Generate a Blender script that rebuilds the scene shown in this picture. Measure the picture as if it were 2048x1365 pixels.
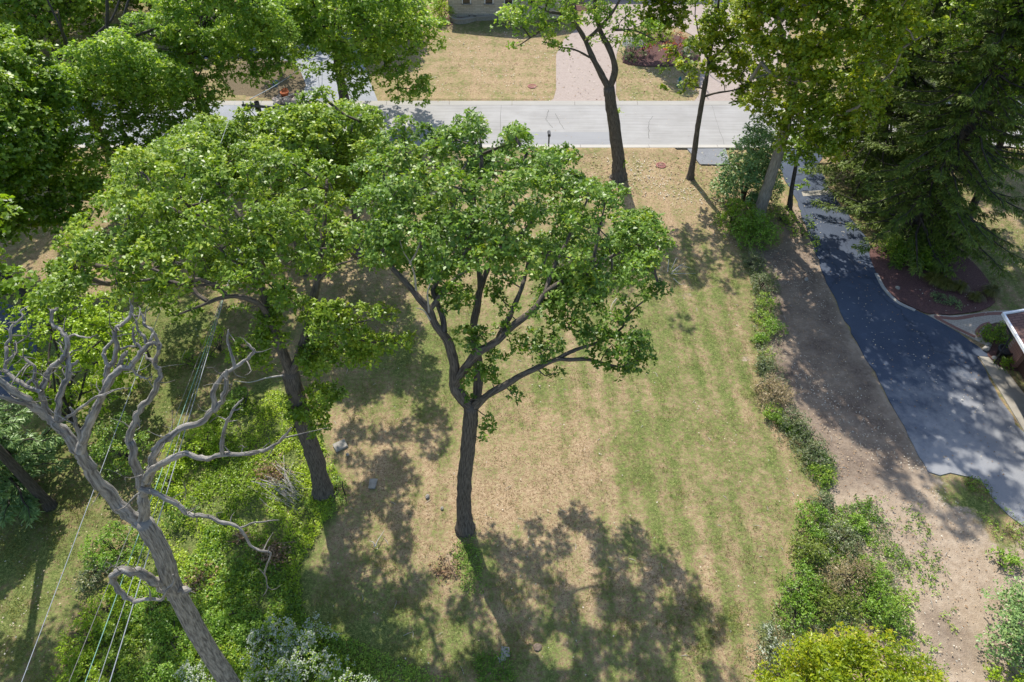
import bpy, math
import numpy as np
R = math.radians
for o in list(bpy.data.objects): bpy.data.objects.remove(o)
S = bpy.context.scene
COL = S.collection
# ------------------------------------------------------------------ camera
CH = 26.0; PITCH = R(46); FP = 1365.0          # height, downward pitch, focal length in px of the 2048 px picture
cam = bpy.data.cameras.new('camera'); co = bpy.data.objects.new('camera', cam); COL.objects.link(co)
cam.sensor_width = 36; cam.lens = 36 * FP / 2048; cam.clip_end = 3000
co.location = (0, 0, CH); co.rotation_euler = (R(90) - PITCH, 0, 0)
S.camera = co
# ------------------------------------------------------------------ sky, sun, exposure
SUN_EL, SUN_AZ = R(50), R(-18)                  # azimuth measured from +Y towards +X
w = bpy.data.worlds.new('World'); S.world = w; w.use_nodes = True
nt = w.node_tree; sky = nt.nodes.new('ShaderNodeTexSky'); sky.sky_type = 'NISHITA'; sky.sun_disc = False
sky.sun_elevation = SUN_EL; sky.sun_rotation = SUN_AZ
bg = nt.nodes['Background']; nt.links.new(sky.outputs[0], bg.inputs[0]); bg.inputs[1].default_value = 0.15
sun = bpy.data.lights.new('sun', 'SUN'); so = bpy.data.objects.new('sun', sun); COL.objects.link(so)
sun.energy = 4.0; sun.angle = R(0.53); sun.color = (1, .95, .87)
so.rotation_euler = (-(R(90) - SUN_EL), 0, -SUN_AZ)
so.location = (0, 0, 60)
S.view_settings.view_transform = 'Standard'; S.view_settings.look = 'None'
S.view_settings.exposure = 0.74; S.view_settings.gamma = 1
# ------------------------------------------------------------------ measuring helpers
c_, s_ = math.cos(PITCH), math.sin(PITCH)
def ray(x, y):
    u = (x - 1024) / FP; v = (y - 682.5) / FP
    return np.array([u, c_ - v * s_, -s_ - v * c_])
def G(x, y, z=0.0):
    r = ray(x, y); t = (CH - z) / -r[2]; return np.array([r[0] * t, r[1] * t, z])
def AY(x, y, Y):
    r = ray(x, y); t = Y / r[1]; return np.array([r[0] * t, Y, CH + r[2] * t])
def PX(P):
    P = np.asarray(P); d = P[..., 1] * c_ + (CH - P[..., 2]) * s_
    v = (CH - P[..., 2]) * c_ - P[..., 1] * s_
    return np.stack([1024 + P[..., 0] / d * FP, 682.5 + v / d * FP], -1)
def unit(a): return a / (np.linalg.norm(a, axis=-1, keepdims=True) + 1e-9)
def inpoly(x, y, poly):
    ins = np.zeros(np.shape(x), bool); n = len(poly); j = n - 1
    for i in range(n):
        xi, yi = poly[i][0], poly[i][1]; xj, yj = poly[j][0], poly[j][1]
        if yi != yj:
            ins ^= ((yi > y) != (yj > y)) & (x < (xj - xi) * (y - yi) / (yj - yi) + xi)
        j = i
    return ins
# ------------------------------------------------------------------ object helpers
def tag(o, label=None, cat=None, group=None, kind=None):
    if label: o['label'] = label
    if cat: o['category'] = cat
    if group: o['group'] = group
    if kind: o['kind'] = kind
    return o
def thing(name, label, cat, loc=(0, 0, 0), group=None):
    o = bpy.data.objects.new(name, None); COL.objects.link(o); o.location = tuple(float(v) for v in loc)
    o.empty_display_size = .3
    return tag(o, label, cat, group)
def link(name, me, mat, parent=None):
    o = bpy.data.objects.new(name, me); COL.objects.link(o)
    if mat: me.materials.append(mat)
    if parent is not None: o.parent = parent
    return o
def quads(name, V, F, mat, parent=None, t=None, uv=None, smooth=False):
    V = np.asarray(V, np.float32); F = np.asarray(F, np.int32)
    if parent is not None: V = V - np.array(parent.location, np.float32)
    me = bpy.data.meshes.new(name); m = len(F)
    me.vertices.add(len(V)); me.vertices.foreach_set('co', V.ravel())
    me.loops.add(m * 4); me.loops.foreach_set('vertex_index', F.ravel())
    me.polygons.add(m); me.polygons.foreach_set('loop_start', np.arange(0, m * 4, 4, dtype=np.int32))
    if smooth: me.polygons.foreach_set('use_smooth', np.ones(m, bool))
    if uv is not None:
        l = me.uv_layers.new(name='UVMap'); l.data.foreach_set('uv', np.asarray(uv, np.float32).ravel())
    if t is not None:
        a = me.attributes.new('tint', 'FLOAT', 'POINT'); a.data.foreach_set('value', np.asarray(t, np.float32))
    me.update(calc_edges=True)
    return link(name, me, mat, parent)
def pym(name, V, F, mat, parent=None, smooth=False):
    V = np.asarray(V, float)
    if parent is not None: V = V - np.array(parent.location)
    me = bpy.data.meshes.new(name); me.from_pydata([tuple(v) for v in V], [], [tuple(int(i) for i in f) for f in F])
    if smooth: me.polygons.foreach_set('use_smooth', [True] * len(F))
    me.update(); return link(name, me, mat, parent)
class MB:
    def __init__(s): s.V = []; s.F = []
    def add(s, V, F):
        n = len(s.V); s.V += [tuple(map(float, v)) for v in V]; s.F += [tuple(i + n for i in f) for f in F]; return s
    def box(s, c, d, rz=0):
        x, y, z = d[0] / 2, d[1] / 2, d[2] / 2; a, b = math.cos(rz), math.sin(rz)
        P = [(i * x, j * y, k * z) for k in (-1, 1) for j in (-1, 1) for i in (-1, 1)]
        P = [(c[0] + p[0] * a - p[1] * b, c[1] + p[0] * b + p[1] * a, c[2] + p[2]) for p in P]
        return s.add(P, [(0, 2, 3, 1), (4, 5, 7, 6), (0, 1, 5, 4), (2, 6, 7, 3), (0, 4, 6, 2), (1, 3, 7, 5)])
    def lathe(s, c, prof, n=16, tilt=None):
        P = []
        for r, z in prof:
            for i in range(n):
                a = 2 * math.pi * i / n; p = (r * math.cos(a), r * math.sin(a), z)
                if tilt: p = (p[0] * math.cos(tilt) + p[2] * math.sin(tilt), p[1], -p[0] * math.sin(tilt) + p[2] * math.cos(tilt))
                P.append((c[0] + p[0], c[1] + p[1], c[2] + p[2]))
        F = [(j * n + i, j * n + (i + 1) % n, (j + 1) * n + (i + 1) % n, (j + 1) * n + i) for j in range(len(prof) - 1) for i in range(n)]
        F.append(tuple(reversed(range(n)))); F.append(tuple(range((len(prof) - 1) * n, len(prof) * n)))
        return s.add(P, F)
    def tube(s, pts, rad, n=8):
        V, F, _ = tube_np(np.array(pts, float), np.array(rad, float), n, 0, None); return s.add(V, F.tolist())
    def build(s, name, mat, parent=None, smooth=False): return pym(name, s.V, s.F, mat, parent, smooth)
def sheet(name, poly, z, mat, thick=.06, kind='structure', label=None, cat=None):
    """flat slab from ground-plan polygon, its top at z"""
    P = np.array([(p[0], p[1]) for p in poly]); n = len(P)
    V = [(x, y, z) for x, y in P] + [(x, y, z - thick) for x, y in P]
    a = sum(P[i][0] * P[(i + 1) % n][1] - P[(i + 1) % n][0] * P[i][1] for i in range(n))
    top = list(range(n)) if a > 0 else list(reversed(range(n)))
    F = [tuple(top)] + [((i, (i + 1) % n, n + (i + 1) % n, n + i) if a < 0 else (i, n + i, n + (i + 1) % n, (i + 1) % n)) for i in range(n)]
    o = pym(name, V, F, mat); return tag(o, label, cat, kind=kind)
def smooth_loop(poly, k=4, jit=0, seed=0):
    """round off a traced ground polygon; small irregularities of a crumbled edge"""
    P = np.array([p[:2] for p in poly], float); n = len(P); out = []; rg = np.random.default_rng(seed)
    for i in range(n):
        a, b, c, d = P[i - 1], P[i], P[(i + 1) % n], P[(i + 2) % n]
        m = max(2, int(np.linalg.norm(c - b) / .5)) if jit else k
        m = min(m, 40)
        for q in range(m):
            t = q / m; h = .5 * ((2 * b) + (c - a) * t + (2 * a - 5 * b + 4 * c - d) * t * t + (3 * b - a - 3 * c + d) * t ** 3)
            lin = b + (c - b) * t
            out.append(.5 * h + .5 * lin + rg.normal(0, jit, 2))
    return np.array(out)
# ------------------------------------------------------------------ tubes and leaves
def resample(P, n_per=4):
    P = np.asarray(P, float)
    if len(P) < 3: return np.array([P[0] + (P[-1] - P[0]) * t for t in np.linspace(0, 1, n_per + 1)])
    Q = np.vstack([2 * P[0] - P[1], P, 2 * P[-1] - P[-2]]); out = []
    for i in range(1, len(Q) - 2):
        a, b, c, d = Q[i - 1], Q[i], Q[i + 1], Q[i + 2]
        for t in np.arange(n_per) / n_per:
            out.append(.5 * ((2 * b) + (c - a) * t + (2 * a - 5 * b + 4 * c - d) * t * t + (3 * b - a - 3 * c + d) * t ** 3))
    out.append(P[-1]); return np.array(out)
def tube_np(P, rad, sides=8, wob=0.0, rg=None):
    n = len(P); T = unit(np.gradient(P, axis=0)); U = np.zeros((n, 3)); u = np.cross(T[0], [0, 1, 0.13]); u = u / np.linalg.norm(u)
    for i in range(n):
        u = u - T[i] * np.dot(u, T[i]); u = u / (np.linalg.norm(u) + 1e-9); U[i] = u
    W = np.cross(T, U); a = np.arange(sides) * 2 * math.pi / sides
    rr = rad[:, None] * np.ones(sides)
    if wob and rg is not None: rr = rr * (1 + rg.normal(0, wob, (n, sides)))
    V = P[:, None] + (np.cos(a)[None, :, None] * U[:, None] + np.sin(a)[None, :, None] * W[:, None]) * rr[..., None]
    i, j = np.meshgrid(np.arange(n - 1), np.arange(sides), indexing='ij'); j2 = (j + 1) % sides
    F = np.stack([i * sides + j, i * sides + j2, (i + 1) * sides + j2, (i + 1) * sides + j], -1).reshape(-1, 4)
    L = np.concatenate([[0], np.cumsum(np.linalg.norm(np.diff(P, axis=0), axis=1))]); circ = 2 * math.pi * max(rad.mean(), .02)
    u0, u1 = j / sides * circ, (j + 1) / sides * circ
    UV = np.stack([np.stack([u0, L[i]], -1), np.stack([u1, L[i]], -1), np.stack([u1, L[i + 1]], -1), np.stack([u0, L[i + 1]], -1)], 2).reshape(-1, 2)
    return V.reshape(-1, 3), F, UV
class Tubes:
    def __init__(s, seed=0): s.V = []; s.F = []; s.U = []; s.n = 0; s.rg = np.random.default_rng(seed)
    def add(s, P, rad, sides=8, wob=.05):
        P = np.asarray(P, float); rad = np.asarray(rad, float)
        V, F, UV = tube_np(P, rad, sides, wob, s.rg)
        s.V.append(V); s.F.append(F + s.n); s.U.append(UV + s.rg.uniform(0, 40)); s.n += len(V)
        # rounded end
        e = P[-1] + unit(P[-1] - P[-2]) * rad[-1] * .6
        k = len(V); s.V.append(np.array([e])); last = np.arange(sides) + s.n - sides
        F2 = np.stack([last, np.roll(last, -1), np.full(sides, s.n), np.full(sides, s.n)], -1)
        s.F.append(F2[:, [0, 1, 2, 2]]); s.U.append(np.zeros((sides * 4, 2)) + [.1, .1]); s.n += 1
    def build(s, name, mat, parent=None):
        V = np.concatenate(s.V); F = np.concatenate(s.F); U = np.concatenate(s.U)
        tri = F[:, 2] == F[:, 3]                       # end caps are triangles: write them apart
        me = bpy.data.meshes.new(name)
        if parent is not None: V = V - np.array(parent.location)
        tot = np.where(tri, 3, 4); start = np.concatenate([[0], np.cumsum(tot)[:-1]])
        keep = np.ones((len(F), 4), bool); keep[tri, 3] = False
        me.vertices.add(len(V)); me.vertices.foreach_set('co', V.astype(np.float32).ravel())
        me.loops.add(int(tot.sum())); me.loops.foreach_set('vertex_index', F[keep].astype(np.int32))
        me.polygons.add(len(F)); me.polygons.foreach_set('loop_start', start.astype(np.int32))
        me.polygons.foreach_set('use_smooth', np.ones(len(F), bool))
        l = me.uv_layers.new(name='UVMap'); l.data.foreach_set('uv', U.reshape(-1, 4, 2)[keep].astype(np.float32).ravel())
        me.update(calc_edges=True); return link(name, me, mat, parent)
def leaf_quads(P, D, N, L, W, droop=.15):
    """rhombic, slightly folded leaves: base P, direction D, face normal N"""
    Sd = unit(np.cross(D, N)); N2 = np.cross(Sd, D); L = L[:, None]; W = W[:, None]
    a = P; b = P + D * L * .55 + Sd * W * .5 + N2 * W * .16; c = P + D * L - N2 * L * droop; d = P + D * L * .5 - Sd * W * .5 + N2 * W * .16
    V = np.stack([a, b, c, d], 1).reshape(-1, 3); F = np.arange(len(P) * 4).reshape(-1, 4); return V, F
def rosettes(C, O, k, L, W, rg, spread=(.0, .7), tint=None, jit=.04):
    n = len(C); C = np.repeat(C, k, 0); O = np.repeat(O, k, 0); m = len(C)
    rnd = rg.normal(size=(m, 3)); Rd = unit(rnd - O * np.sum(rnd * O, 1, keepdims=True))
    a = rg.uniform(*spread, m)[:, None]; D = unit(Rd * (1 - a * .5) + O * a)
    N = unit(O + rg.normal(0, .35, (m, 3)))
    V, F = leaf_quads(C + rg.normal(0, jit, (m, 3)), D, N, L * rg.uniform(.65, 1.25, m), W * rg.uniform(.7, 1.2, m))
    t = np.repeat(tint, k) if tint is not None else rg.uniform(0, 1, m)
    t = np.clip(t + rg.normal(0, .16, m), 0, 1); return V, F, np.repeat(t, 4)
def clump_ros(cl, per, rg, flat=.75, up=1.0):
    """cl: (n,4) clump centres and radii -> rosette centres and outward directions"""
    C = []; O = []; T = []
    for x, y, z, r in cl:
        n = max(3, int(per * r * r * rg.uniform(.75, 1.25)))
        d = unit(rg.normal(size=(n, 3)) + [0, 0, .75]); q = rg.uniform(.45, 1, n)[:, None] ** .55
        sc = np.array([1, 1, flat * .85]) * rg.uniform(.8, 1.2, 3)
        C.append(np.array([x, y, z]) + d * q * r * sc); O.append(unit(d * .7 + [0, 0, up] + rg.normal(0, .3, (n, 3)))); T.append(np.full(n, rg.uniform(.25, .75)))
    return np.vstack(C), np.vstack(O), np.concatenate(T)
def poly_clumps(poly, n, C, Rr, rg, front=.6, rr=(.5, .9), sep=.75, gap=None):
    """clump centres inside a crown ellipsoid, kept where the crown's outline is"""
    P = np.array(poly, float); lo, hi = P.min(0), P.max(0); C = np.array(C, float); Rr = np.array(Rr, float); out = []; tries = 0
    while len(out) < n and tries < n * 40:
        tries += 1; x, y = rg.uniform(lo[0], hi[0]), rg.uniform(lo[1], hi[1])
        if not inpoly(x, y, poly): continue
        d = ray(x, y); o = np.array([0, 0, CH]); A = d / Rr; B = (o - C) / Rr; aa = A @ A; bb = 2 * A @ B; cc = B @ B - 1; disc = bb * bb - 4 * aa * cc
        if disc > 0:
            t0, t1 = (-bb - math.sqrt(disc)) / 2 / aa, (-bb + math.sqrt(disc)) / 2 / aa
            u = abs(rg.normal(0, .07)) if rg.random() < front else rg.uniform(0, 1); t = t0 + (t1 - t0) * u
        else: t = -bb / 2 / aa
        p = o + d * t; r = rg.uniform(*rr)
        if p[2] < .6: continue
        if out and np.min(np.linalg.norm(np.array(out)[:, :3] - p, axis=1)) < r * sep: continue
        out.append([*p, r])
    return np.array(out)
def behind(cl, n, C, Rr, rg, rr=(.4, .7), extra=1.0):
    """more clumps deeper in the crown, in line with the ones in front so that its gaps stay open"""
    C = np.array(C, float); Rr = np.array(Rr, float) * extra; o = np.array([0, 0, CH]); out = []
    for i in rg.integers(0, len(cl), n):
        d = unit(cl[i, :3] - o + rg.normal(0, .12, 3)); A = d / Rr; B = (o - C) / Rr; aa = A @ A; bb = 2 * A @ B; disc = bb * bb - 4 * aa * (B @ B - 1)
        if disc <= 0: continue
        t0, t1 = (-bb - math.sqrt(disc)) / 2 / aa, (-bb + math.sqrt(disc)) / 2 / aa; p = o + d * rg.uniform(t0 + .4 * (t1 - t0), t1)
        if p[2] > 3: out.append([*p, rg.uniform(*rr)])
    return np.vstack([cl, out]) if out else cl
def above(n, C, Rr, rg, rr=(.5, .9), lim=-10):
    """clumps of the part of a crown that rises above the picture's top edge"""
    d = unit(rg.normal(size=(n * 6, 3))); P = np.array(C, float) + d * rg.uniform(.4, 1, (n * 6, 1)) ** .5 * Rr; P = P[PX(P)[:, 1] < lim][:n]; return np.hstack([P, rg.uniform(*rr, (len(P), 1))])
def conv(pt): return AY(*pt) if isinstance(pt, tuple) else np.array(pt, float)
def grow(skel, cl, rg, tw, r0=.012, sides=5, bend=.15, extra=0):
    """connect leaf clumps to the nearest wood, thickening shared stretches"""
    N = [np.array(p) for p in skel]; par = [-1] * len(N); cnt = [0.0] * len(N); base = len(N); paths = []
    A = np.array(N); todo = sorted(range(len(cl)), key=lambda i: np.min(np.linalg.norm(A - cl[i, :3], axis=1)))
    arr = np.zeros((len(N) + len(cl) * 8, 3)); arr[:len(N)] = A; k = len(N)
    for i in todo:
        p = cl[i, :3]; D = p - arr[:k]; d = np.linalg.norm(D, axis=1); cost = d * (1 + .5 * np.clip(-D[:, 2] / (d + .01), 0, 1)); j = int(np.argmin(cost)); q = arr[j]; dd = d[j]
        m = int(np.clip(dd / .6, 2, 6)); mid = (q + p) / 2 + rg.normal(0, bend * dd * .5, 3) + [0, 0, -.05 * dd]; idx = [j]
        for t in np.linspace(0, 1, m + 1)[1:]:
            x = (1 - t) ** 2 * q + 2 * t * (1 - t) * mid + t * t * p + rg.normal(0, .02 * dd, 3) * (t < 1)
            arr[k] = x; par.append(idx[-1]); cnt.append(0.); idx.append(k); k += 1
        paths.append(idx); a = idx[-1]
        while a >= base: cnt[a] += 1; a = par[a]
    cnt = np.array(cnt)
    for idx in paths:
        rad = r0 * np.sqrt(np.maximum(cnt[idx], 1)) * 1.25 + .004; rad[0] = rad[1]; rad[-1] *= .6
        tw.add(arr[idx], rad, sides, .03)
    return arr[:k]
def limb(tb, pts, r0, r1, sides=10, nper=4, wob=.05, power=1.0):
    P = np.array([conv(p) for p in pts]); Q = resample(P, nper)
    L = np.concatenate([[0], np.cumsum(np.linalg.norm(np.diff(Q, axis=0), axis=1))]); L /= L[-1]
    rad = r0 + (r1 - r0) * L ** power
    if wob: rad = rad * (1 + .06 * np.sin(L * 23 + r0 * 50) + tb.rg.normal(0, .025, len(L)))
    tb.add(Q, rad, sides, wob); return Q
def leaf_tree(name, label, cat, base, limbs, cl, mats, L=.15, W=.085, k=6, per=90, seed=1, group=None, spread=(0, .7), extra_cl=None, r0=.012, flare=1.6, flat=.75):
    rg = np.random.default_rng(seed); base = np.array(base, float); t = thing(name, label, cat, (base[0], base[1], 0), group)
    bark, leafm = mats; tb = Tubes(seed); sk = []
    for n, (pts, a, b) in enumerate(limbs):
        if n == 0:
            P = [conv(p) for p in pts]; d0 = P[0]; g0 = np.array([base[0], base[1], -.1]); P = [g0, base * [1, 1, 0] + [0, 0, .25]] + P[1:] if len(P) > 1 else P
            Q = resample(np.array(P), 5); Lg = np.concatenate([[0], np.cumsum(np.linalg.norm(np.diff(Q, axis=0), axis=1))]); Ln = Lg / Lg[-1]
            rad = a + (b - a) * Ln; rad = rad * (1 + (flare - 1) * np.exp(-Lg / .45)) * (1 + tb.rg.normal(0, .02, len(Ln)))
            tb.add(Q, rad, 14, .05); sk.append(Q[len(Q) // 3:])
        else: sk.append(limb(tb, pts, a, b, 9))
    if extra_cl is not None and len(extra_cl): cl = np.vstack([cl, extra_cl]) if len(cl) else np.array(extra_cl)
    grow(np.vstack(sk), cl, rg, tb, r0); tb.build('trunk', bark, t)
    C, O, T = clump_ros(cl, per, rg, flat); V, F, tt = rosettes(C, O, k, L, W, rg, spread, T); quads('crown', V, F, leafm, t, t=tt)
    return t
def CL(*a):   # explicit clumps (px, py, Y, r)
    return np.array([[*AY(x, y, Y), r] for x, y, Y, r in a])
def spray(pts, Y, n, rr, rg, jit=.5):   # clumps spread along a traced line
    P = resample(np.array([AY(x, y, Y if np.isscalar(Y) else Y[i]) for i, (x, y) in enumerate(pts)]), 8); I = rg.integers(0, len(P), n)
    return np.hstack([P[I] + rg.normal(0, jit, (n, 3)), rg.uniform(*rr, (n, 1))])
def bush(name, label, cat, px, py, r, h, mats, n=26, L=.11, W=.06, k=5, per=90, seed=1, group=None, ry=None, flower=None, fl_n=0, lift=.12, at=None, stemr=.012, spread=(0, .8), rr=(.2, .34)):
    rg = np.random.default_rng(seed); b = G(px, py) if at is None else np.array([*at, 0.]); ry = ry or r
    t = thing(name, label, cat, b, group); bark, lm = mats; cl = []
    for i in range(n):
        d = unit(rg.normal(size=3)); d[2] = abs(d[2]); q = rg.uniform(.35, .95) if rg.random() < .35 else rg.uniform(.75, 1)
        cr = max(.12, r * rg.uniform(*rr)); cl.append([b[0] + d[0] * q * (r - cr * .5), b[1] + d[1] * q * (ry - cr * .5), h * lift + d[2] * q * h * (1 - lift) - cr * .3, cr])
    cl = np.array(cl); cl[:, 2] = np.maximum(cl[:, 2], cl[:, 3] * .35)
    tw = Tubes(seed); sk = []
    for i in range(5):
        e = b + [rg.normal(0, r * .25), rg.normal(0, ry * .25), h * .5]; sk.append(limb(tw, [list(b + [0, 0, -.05]), list((b + e) / 2 + rg.normal(0, .06, 3)), list(e)], stemr * 2.5 + .01 * h, stemr, 6))
    grow(np.vstack(sk), cl, rg, tw, stemr * .5, 4); tw.build('stems', bark, t)
    C, O, T = clump_ros(cl, per / max(r, .5), rg, .8); C[:, 2] = np.maximum(C[:, 2], .03)
    V, F, tt = rosettes(C, O, k, L, W, rg, spread, T); quads('foliage', V, F, lm, t, t=tt)
    if flower is not None:
        zc = C[C[:, 2] > np.percentile(C[:, 2], 35)]; I = rg.integers(0, len(zc), fl_n); FC = zc[I] + rg.normal(0, .05, (fl_n, 3)) + [0, 0, .07]
        V, F, tt = rosettes(FC, unit(np.array([[0, 0, 1.]]) + rg.normal(0, .3, (fl_n, 3))), 5, .06, .055, rg, (0, .4)); tag(quads('flowers', V, F, flower, t, t=tt), kind='stuff')
    return t
# ------------------------------------------------------------------ materials
def mat(name):
    m = bpy.data.materials.new(name); m.use_nodes = True; n = m.node_tree; return m, n, n.nodes['Principled BSDF']
def nd(n, t, **k):
    x = n.nodes.new(t)
    for a, b in k.items():
        if a in x.inputs: x.inputs[a].default_value = b
        else: setattr(x, a, b)
    return x
def noise(n, src, scale, detail=4, rough=.6, dist=0):
    x = nd(n, 'ShaderNodeTexNoise', Scale=scale, Detail=detail, Roughness=rough, Distortion=dist)
    if src is not None: n.links.new(src, x.inputs['Vector'])
    return x.outputs['Fac']
def ramp(n, src, stops):
    x = n.nodes.new('ShaderNodeValToRGB'); e = x.color_ramp.elements
    while len(e) < len(stops): e.new(.5)
    for i, (p, c) in enumerate(stops):
        e[i].position = p; e[i].color = (*c, 1) if len(c) == 3 else c
    n.links.new(src, x.inputs[0]); return x.outputs[0]
def mixc(n, f, a, b, mode='MIX'):
    x = n.nodes.new('ShaderNodeMix'); x.data_type = 'RGBA'; x.blend_type = mode
    for s, v in ((0, f), (6, a), (7, b)):
        if hasattr(v, 'links'): n.links.new(v, x.inputs[s])
        else: x.inputs[s].default_value = v if s == 0 else (*v, 1)
    return x.outputs[2]
def mathn(n, op, a, b=0, c=None, clamp=False):
    x = n.nodes.new('ShaderNodeMath'); x.operation = op; x.use_clamp = clamp
    for i, v in enumerate((a, b) if c is None else (a, b, c)):
        if hasattr(v, 'links'): n.links.new(v, x.inputs[i])
        else: x.inputs[i].default_value = v
    return x.outputs[0]
def bump(n, p, src, strength, dist=.02):
    b = nd(n, 'ShaderNodeBump', Strength=strength, Distance=dist); n.links.new(src, b.inputs['Height']); n.links.new(b.outputs[0], p.inputs['Normal'])
def gpos(n): return n.nodes.new('ShaderNodeNewGeometry').outputs['Position']
def attr(n, name):
    a = n.nodes.new('ShaderNodeAttribute'); a.attribute_name = name; return a.outputs['Fac']
def leafmat(name, cs, trans=.36, rough=.42, tr=(1.25, 1.25, .5), gain=2.05, hue=(1.15, 1.0, .6)):
    """cs: three or four colours by leaf age"""
    hue = hue if tr[0] > 1.1 else (1, 1, 1); cs = [tuple(min(.9, v * gain * h_) for v, h_ in zip(c, hue)) for c in cs]; m, n, p = mat(name); t = attr(n, 'tint'); st = [(i / (len(cs) - 1), c) for i, c in enumerate(cs)]; c = ramp(n, t, st)
    big = noise(n, gpos(n), .9, 2); c = mixc(n, mathn(n, 'MULTIPLY', big, .22), c, tuple(v * .55 for v in cs[0]))
    n.links.new(c, p.inputs['Base Color']); p.inputs['Roughness'].default_value = rough; p.inputs['Specular IOR Level'].default_value = .42
    tl = n.nodes.new('ShaderNodeBsdfTranslucent'); tc = mixc(n, 1, c, tr, 'MULTIPLY'); n.links.new(tc, tl.inputs[0])
    ms = n.nodes.new('ShaderNodeMixShader'); ms.inputs[0].default_value = trans; n.links.new(p.outputs[0], ms.inputs[1]); n.links.new(tl.outputs[0], ms.inputs[2]); n.links.new(ms.outputs[0], n.nodes['Material Output'].inputs[0]); return m
def barkmat(name, a, b, sc=1.0, moss=None, strength=.9, lich=0.0):
    m, n, p = mat(name); uv = n.nodes.new('ShaderNodeTexCoord').outputs['UV']
    mp = nd(n, 'ShaderNodeMapping', Scale=(15 * sc, 1.7 * sc, 1)); n.links.new(uv, mp.inputs[0])
    f = noise(n, mp.outputs[0], 1.6, 5, .65, .25); f2 = noise(n, gpos(n), 1.1, 3); f3 = noise(n, gpos(n), 16, 4)
    c = ramp(n, f, [(.38, a), (.6, b)]); c = mixc(n, mathn(n, 'MULTIPLY', f2, .3), c, tuple(.6 * v for v in a)); c = mixc(n, mathn(n, 'MULTIPLY', f3, .3), c, b)
    if moss: c = mixc(n, ramp(n, noise(n, gpos(n), 1.9, 4), [(.52, (0, 0, 0)), (.66, (1, 1, 1))]), c, moss)
    n.links.new(c, p.inputs['Base Color']); p.inputs['Roughness'].default_value = .92; p.inputs['Specular IOR Level'].default_value = .15; bump(n, p, f, strength, .05); return m
OAK = leafmat('oak_leaf', [(.03, .07, .016), (.06, .135, .022), (.085, .185, .028), (.16, .235, .04)], .36, gain=1.85, hue=(1.32, 1.02, .8))
OAK2 = leafmat('oak_leaf_yellowish', [(.04, .08, .014), (.08, .15, .022), (.12, .2, .028), (.2, .26, .045)])
MAPLE = leafmat('maple_leaf', [(.022, .06, .01), (.045, .12, .013), (.07, .165, .018), (.12, .22, .03)], .42, gain=2.3, hue=(1.5, 1, .6))
MAPLE2 = leafmat('yellowing_maple_leaf', [(.05, .09, .01), (.09, .15, .014), (.14, .2, .018), (.24, .26, .03)])
DULL = leafmat('dull_leaf', [(.035, .07, .018), (.065, .125, .026), (.1, .165, .036), (.17, .22, .07)], .48, gain=3.0)
DULL2 = leafmat('weedy_leaf', [(.05, .08, .02), (.09, .14, .035), (.13, .19, .05), (.2, .24, .09)], gain=1.7)
YELL = leafmat('yellow_leaf', [(.1, .16, .01), (.2, .27, .014), (.32, .36, .02), (.44, .38, .04)], gain=1.25, hue=(1, 1, .6))
BRIGHT = leafmat('bright_shrub_leaf', [(.05, .11, .015), (.09, .18, .025), (.13, .24, .04), (.2, .3, .06)], gain=1.75, hue=(1.1, 1, .7))
YGREEN = leafmat('yellow_green_leaf', [(.08, .12, .01), (.15, .2, .015), (.21, .26, .02), (.28, .3, .04)], gain=2.05, hue=(.88, 1, .6))
BLUEG = leafmat('blue_green_leaf', [(.04, .09, .05), (.07, .14, .07), (.11, .19, .1), (.17, .25, .14)], .2)
GREYG = leafmat('grey_green_leaf', [(.07, .1, .045), (.12, .16, .07), (.18, .21, .1), (.27, .25, .16)], gain=1.3, hue=(1, 1, 1))
BRUSH = leafmat('dry_brush_leaf', [(.16, .13, .06), (.24, .19, .09), (.3, .22, .12), (.2, .2, .07)], .2, gain=1.2, hue=(1, 1, 1))
SPRUCE = leafmat('spruce_needle', [(.03, .05, .014), (.045, .085, .02), (.07, .12, .025), (.12, .17, .04)], .2, .6, gain=2.1, hue=(1.2, 1, .55))
REDL = leafmat('red_leaf', [(.09, .09, .03), (.16, .07, .04), (.25, .05, .05), (.32, .08, .07)])
WHITE = leafmat('white_flower', [(.4, .46, .3), (.5, .55, .42), (.62, .64, .55)], .2, .7, (1, 1, 1), .9)
LILAC = leafmat('lilac_flower', [(.5, .48, .62), (.62, .6, .7), (.7, .7, .72)], .2, .7, (1, 1, 1), .9)
LITTER = leafmat('fallen_leaf', [(.3, .17, .08), (.45, .31, .18), (.6, .5, .34), (.75, .7, .58)], .1, .8, (1, 1, 1), .85)
BARK = barkmat('oak_bark', (.042, .036, .03), (.19, .16, .13))
BARKD = barkmat('dark_bark', (.035, .03, .025), (.11, .095, .08))
BARKP = barkmat('pale_bark', (.15, .13, .1), (.36, .32, .26), .8)
BARKX = barkmat('dead_bark', (.09, .082, .072), (.42, .39, .34), .8, None, 1.4)
def simple(name, col, rough=.7, nz=0, sc=8, spec=.3, metal=0, c2=None, bs=0):
    m, n, p = mat(name); p.inputs['Roughness'].default_value = rough; p.inputs['Specular IOR Level'].default_value = spec; p.inputs['Metallic'].default_value = metal
    f = noise(n, gpos(n), sc, 5, .65); c = ramp(n, f, [(.3, tuple(v * (1 - nz) for v in col)), (.7, c2 or tuple(min(1, v * (1 + nz)) for v in col))]); n.links.new(c, p.inputs['Base Color'])
    if bs: bump(n, p, f, bs, .02)
    return m
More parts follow.
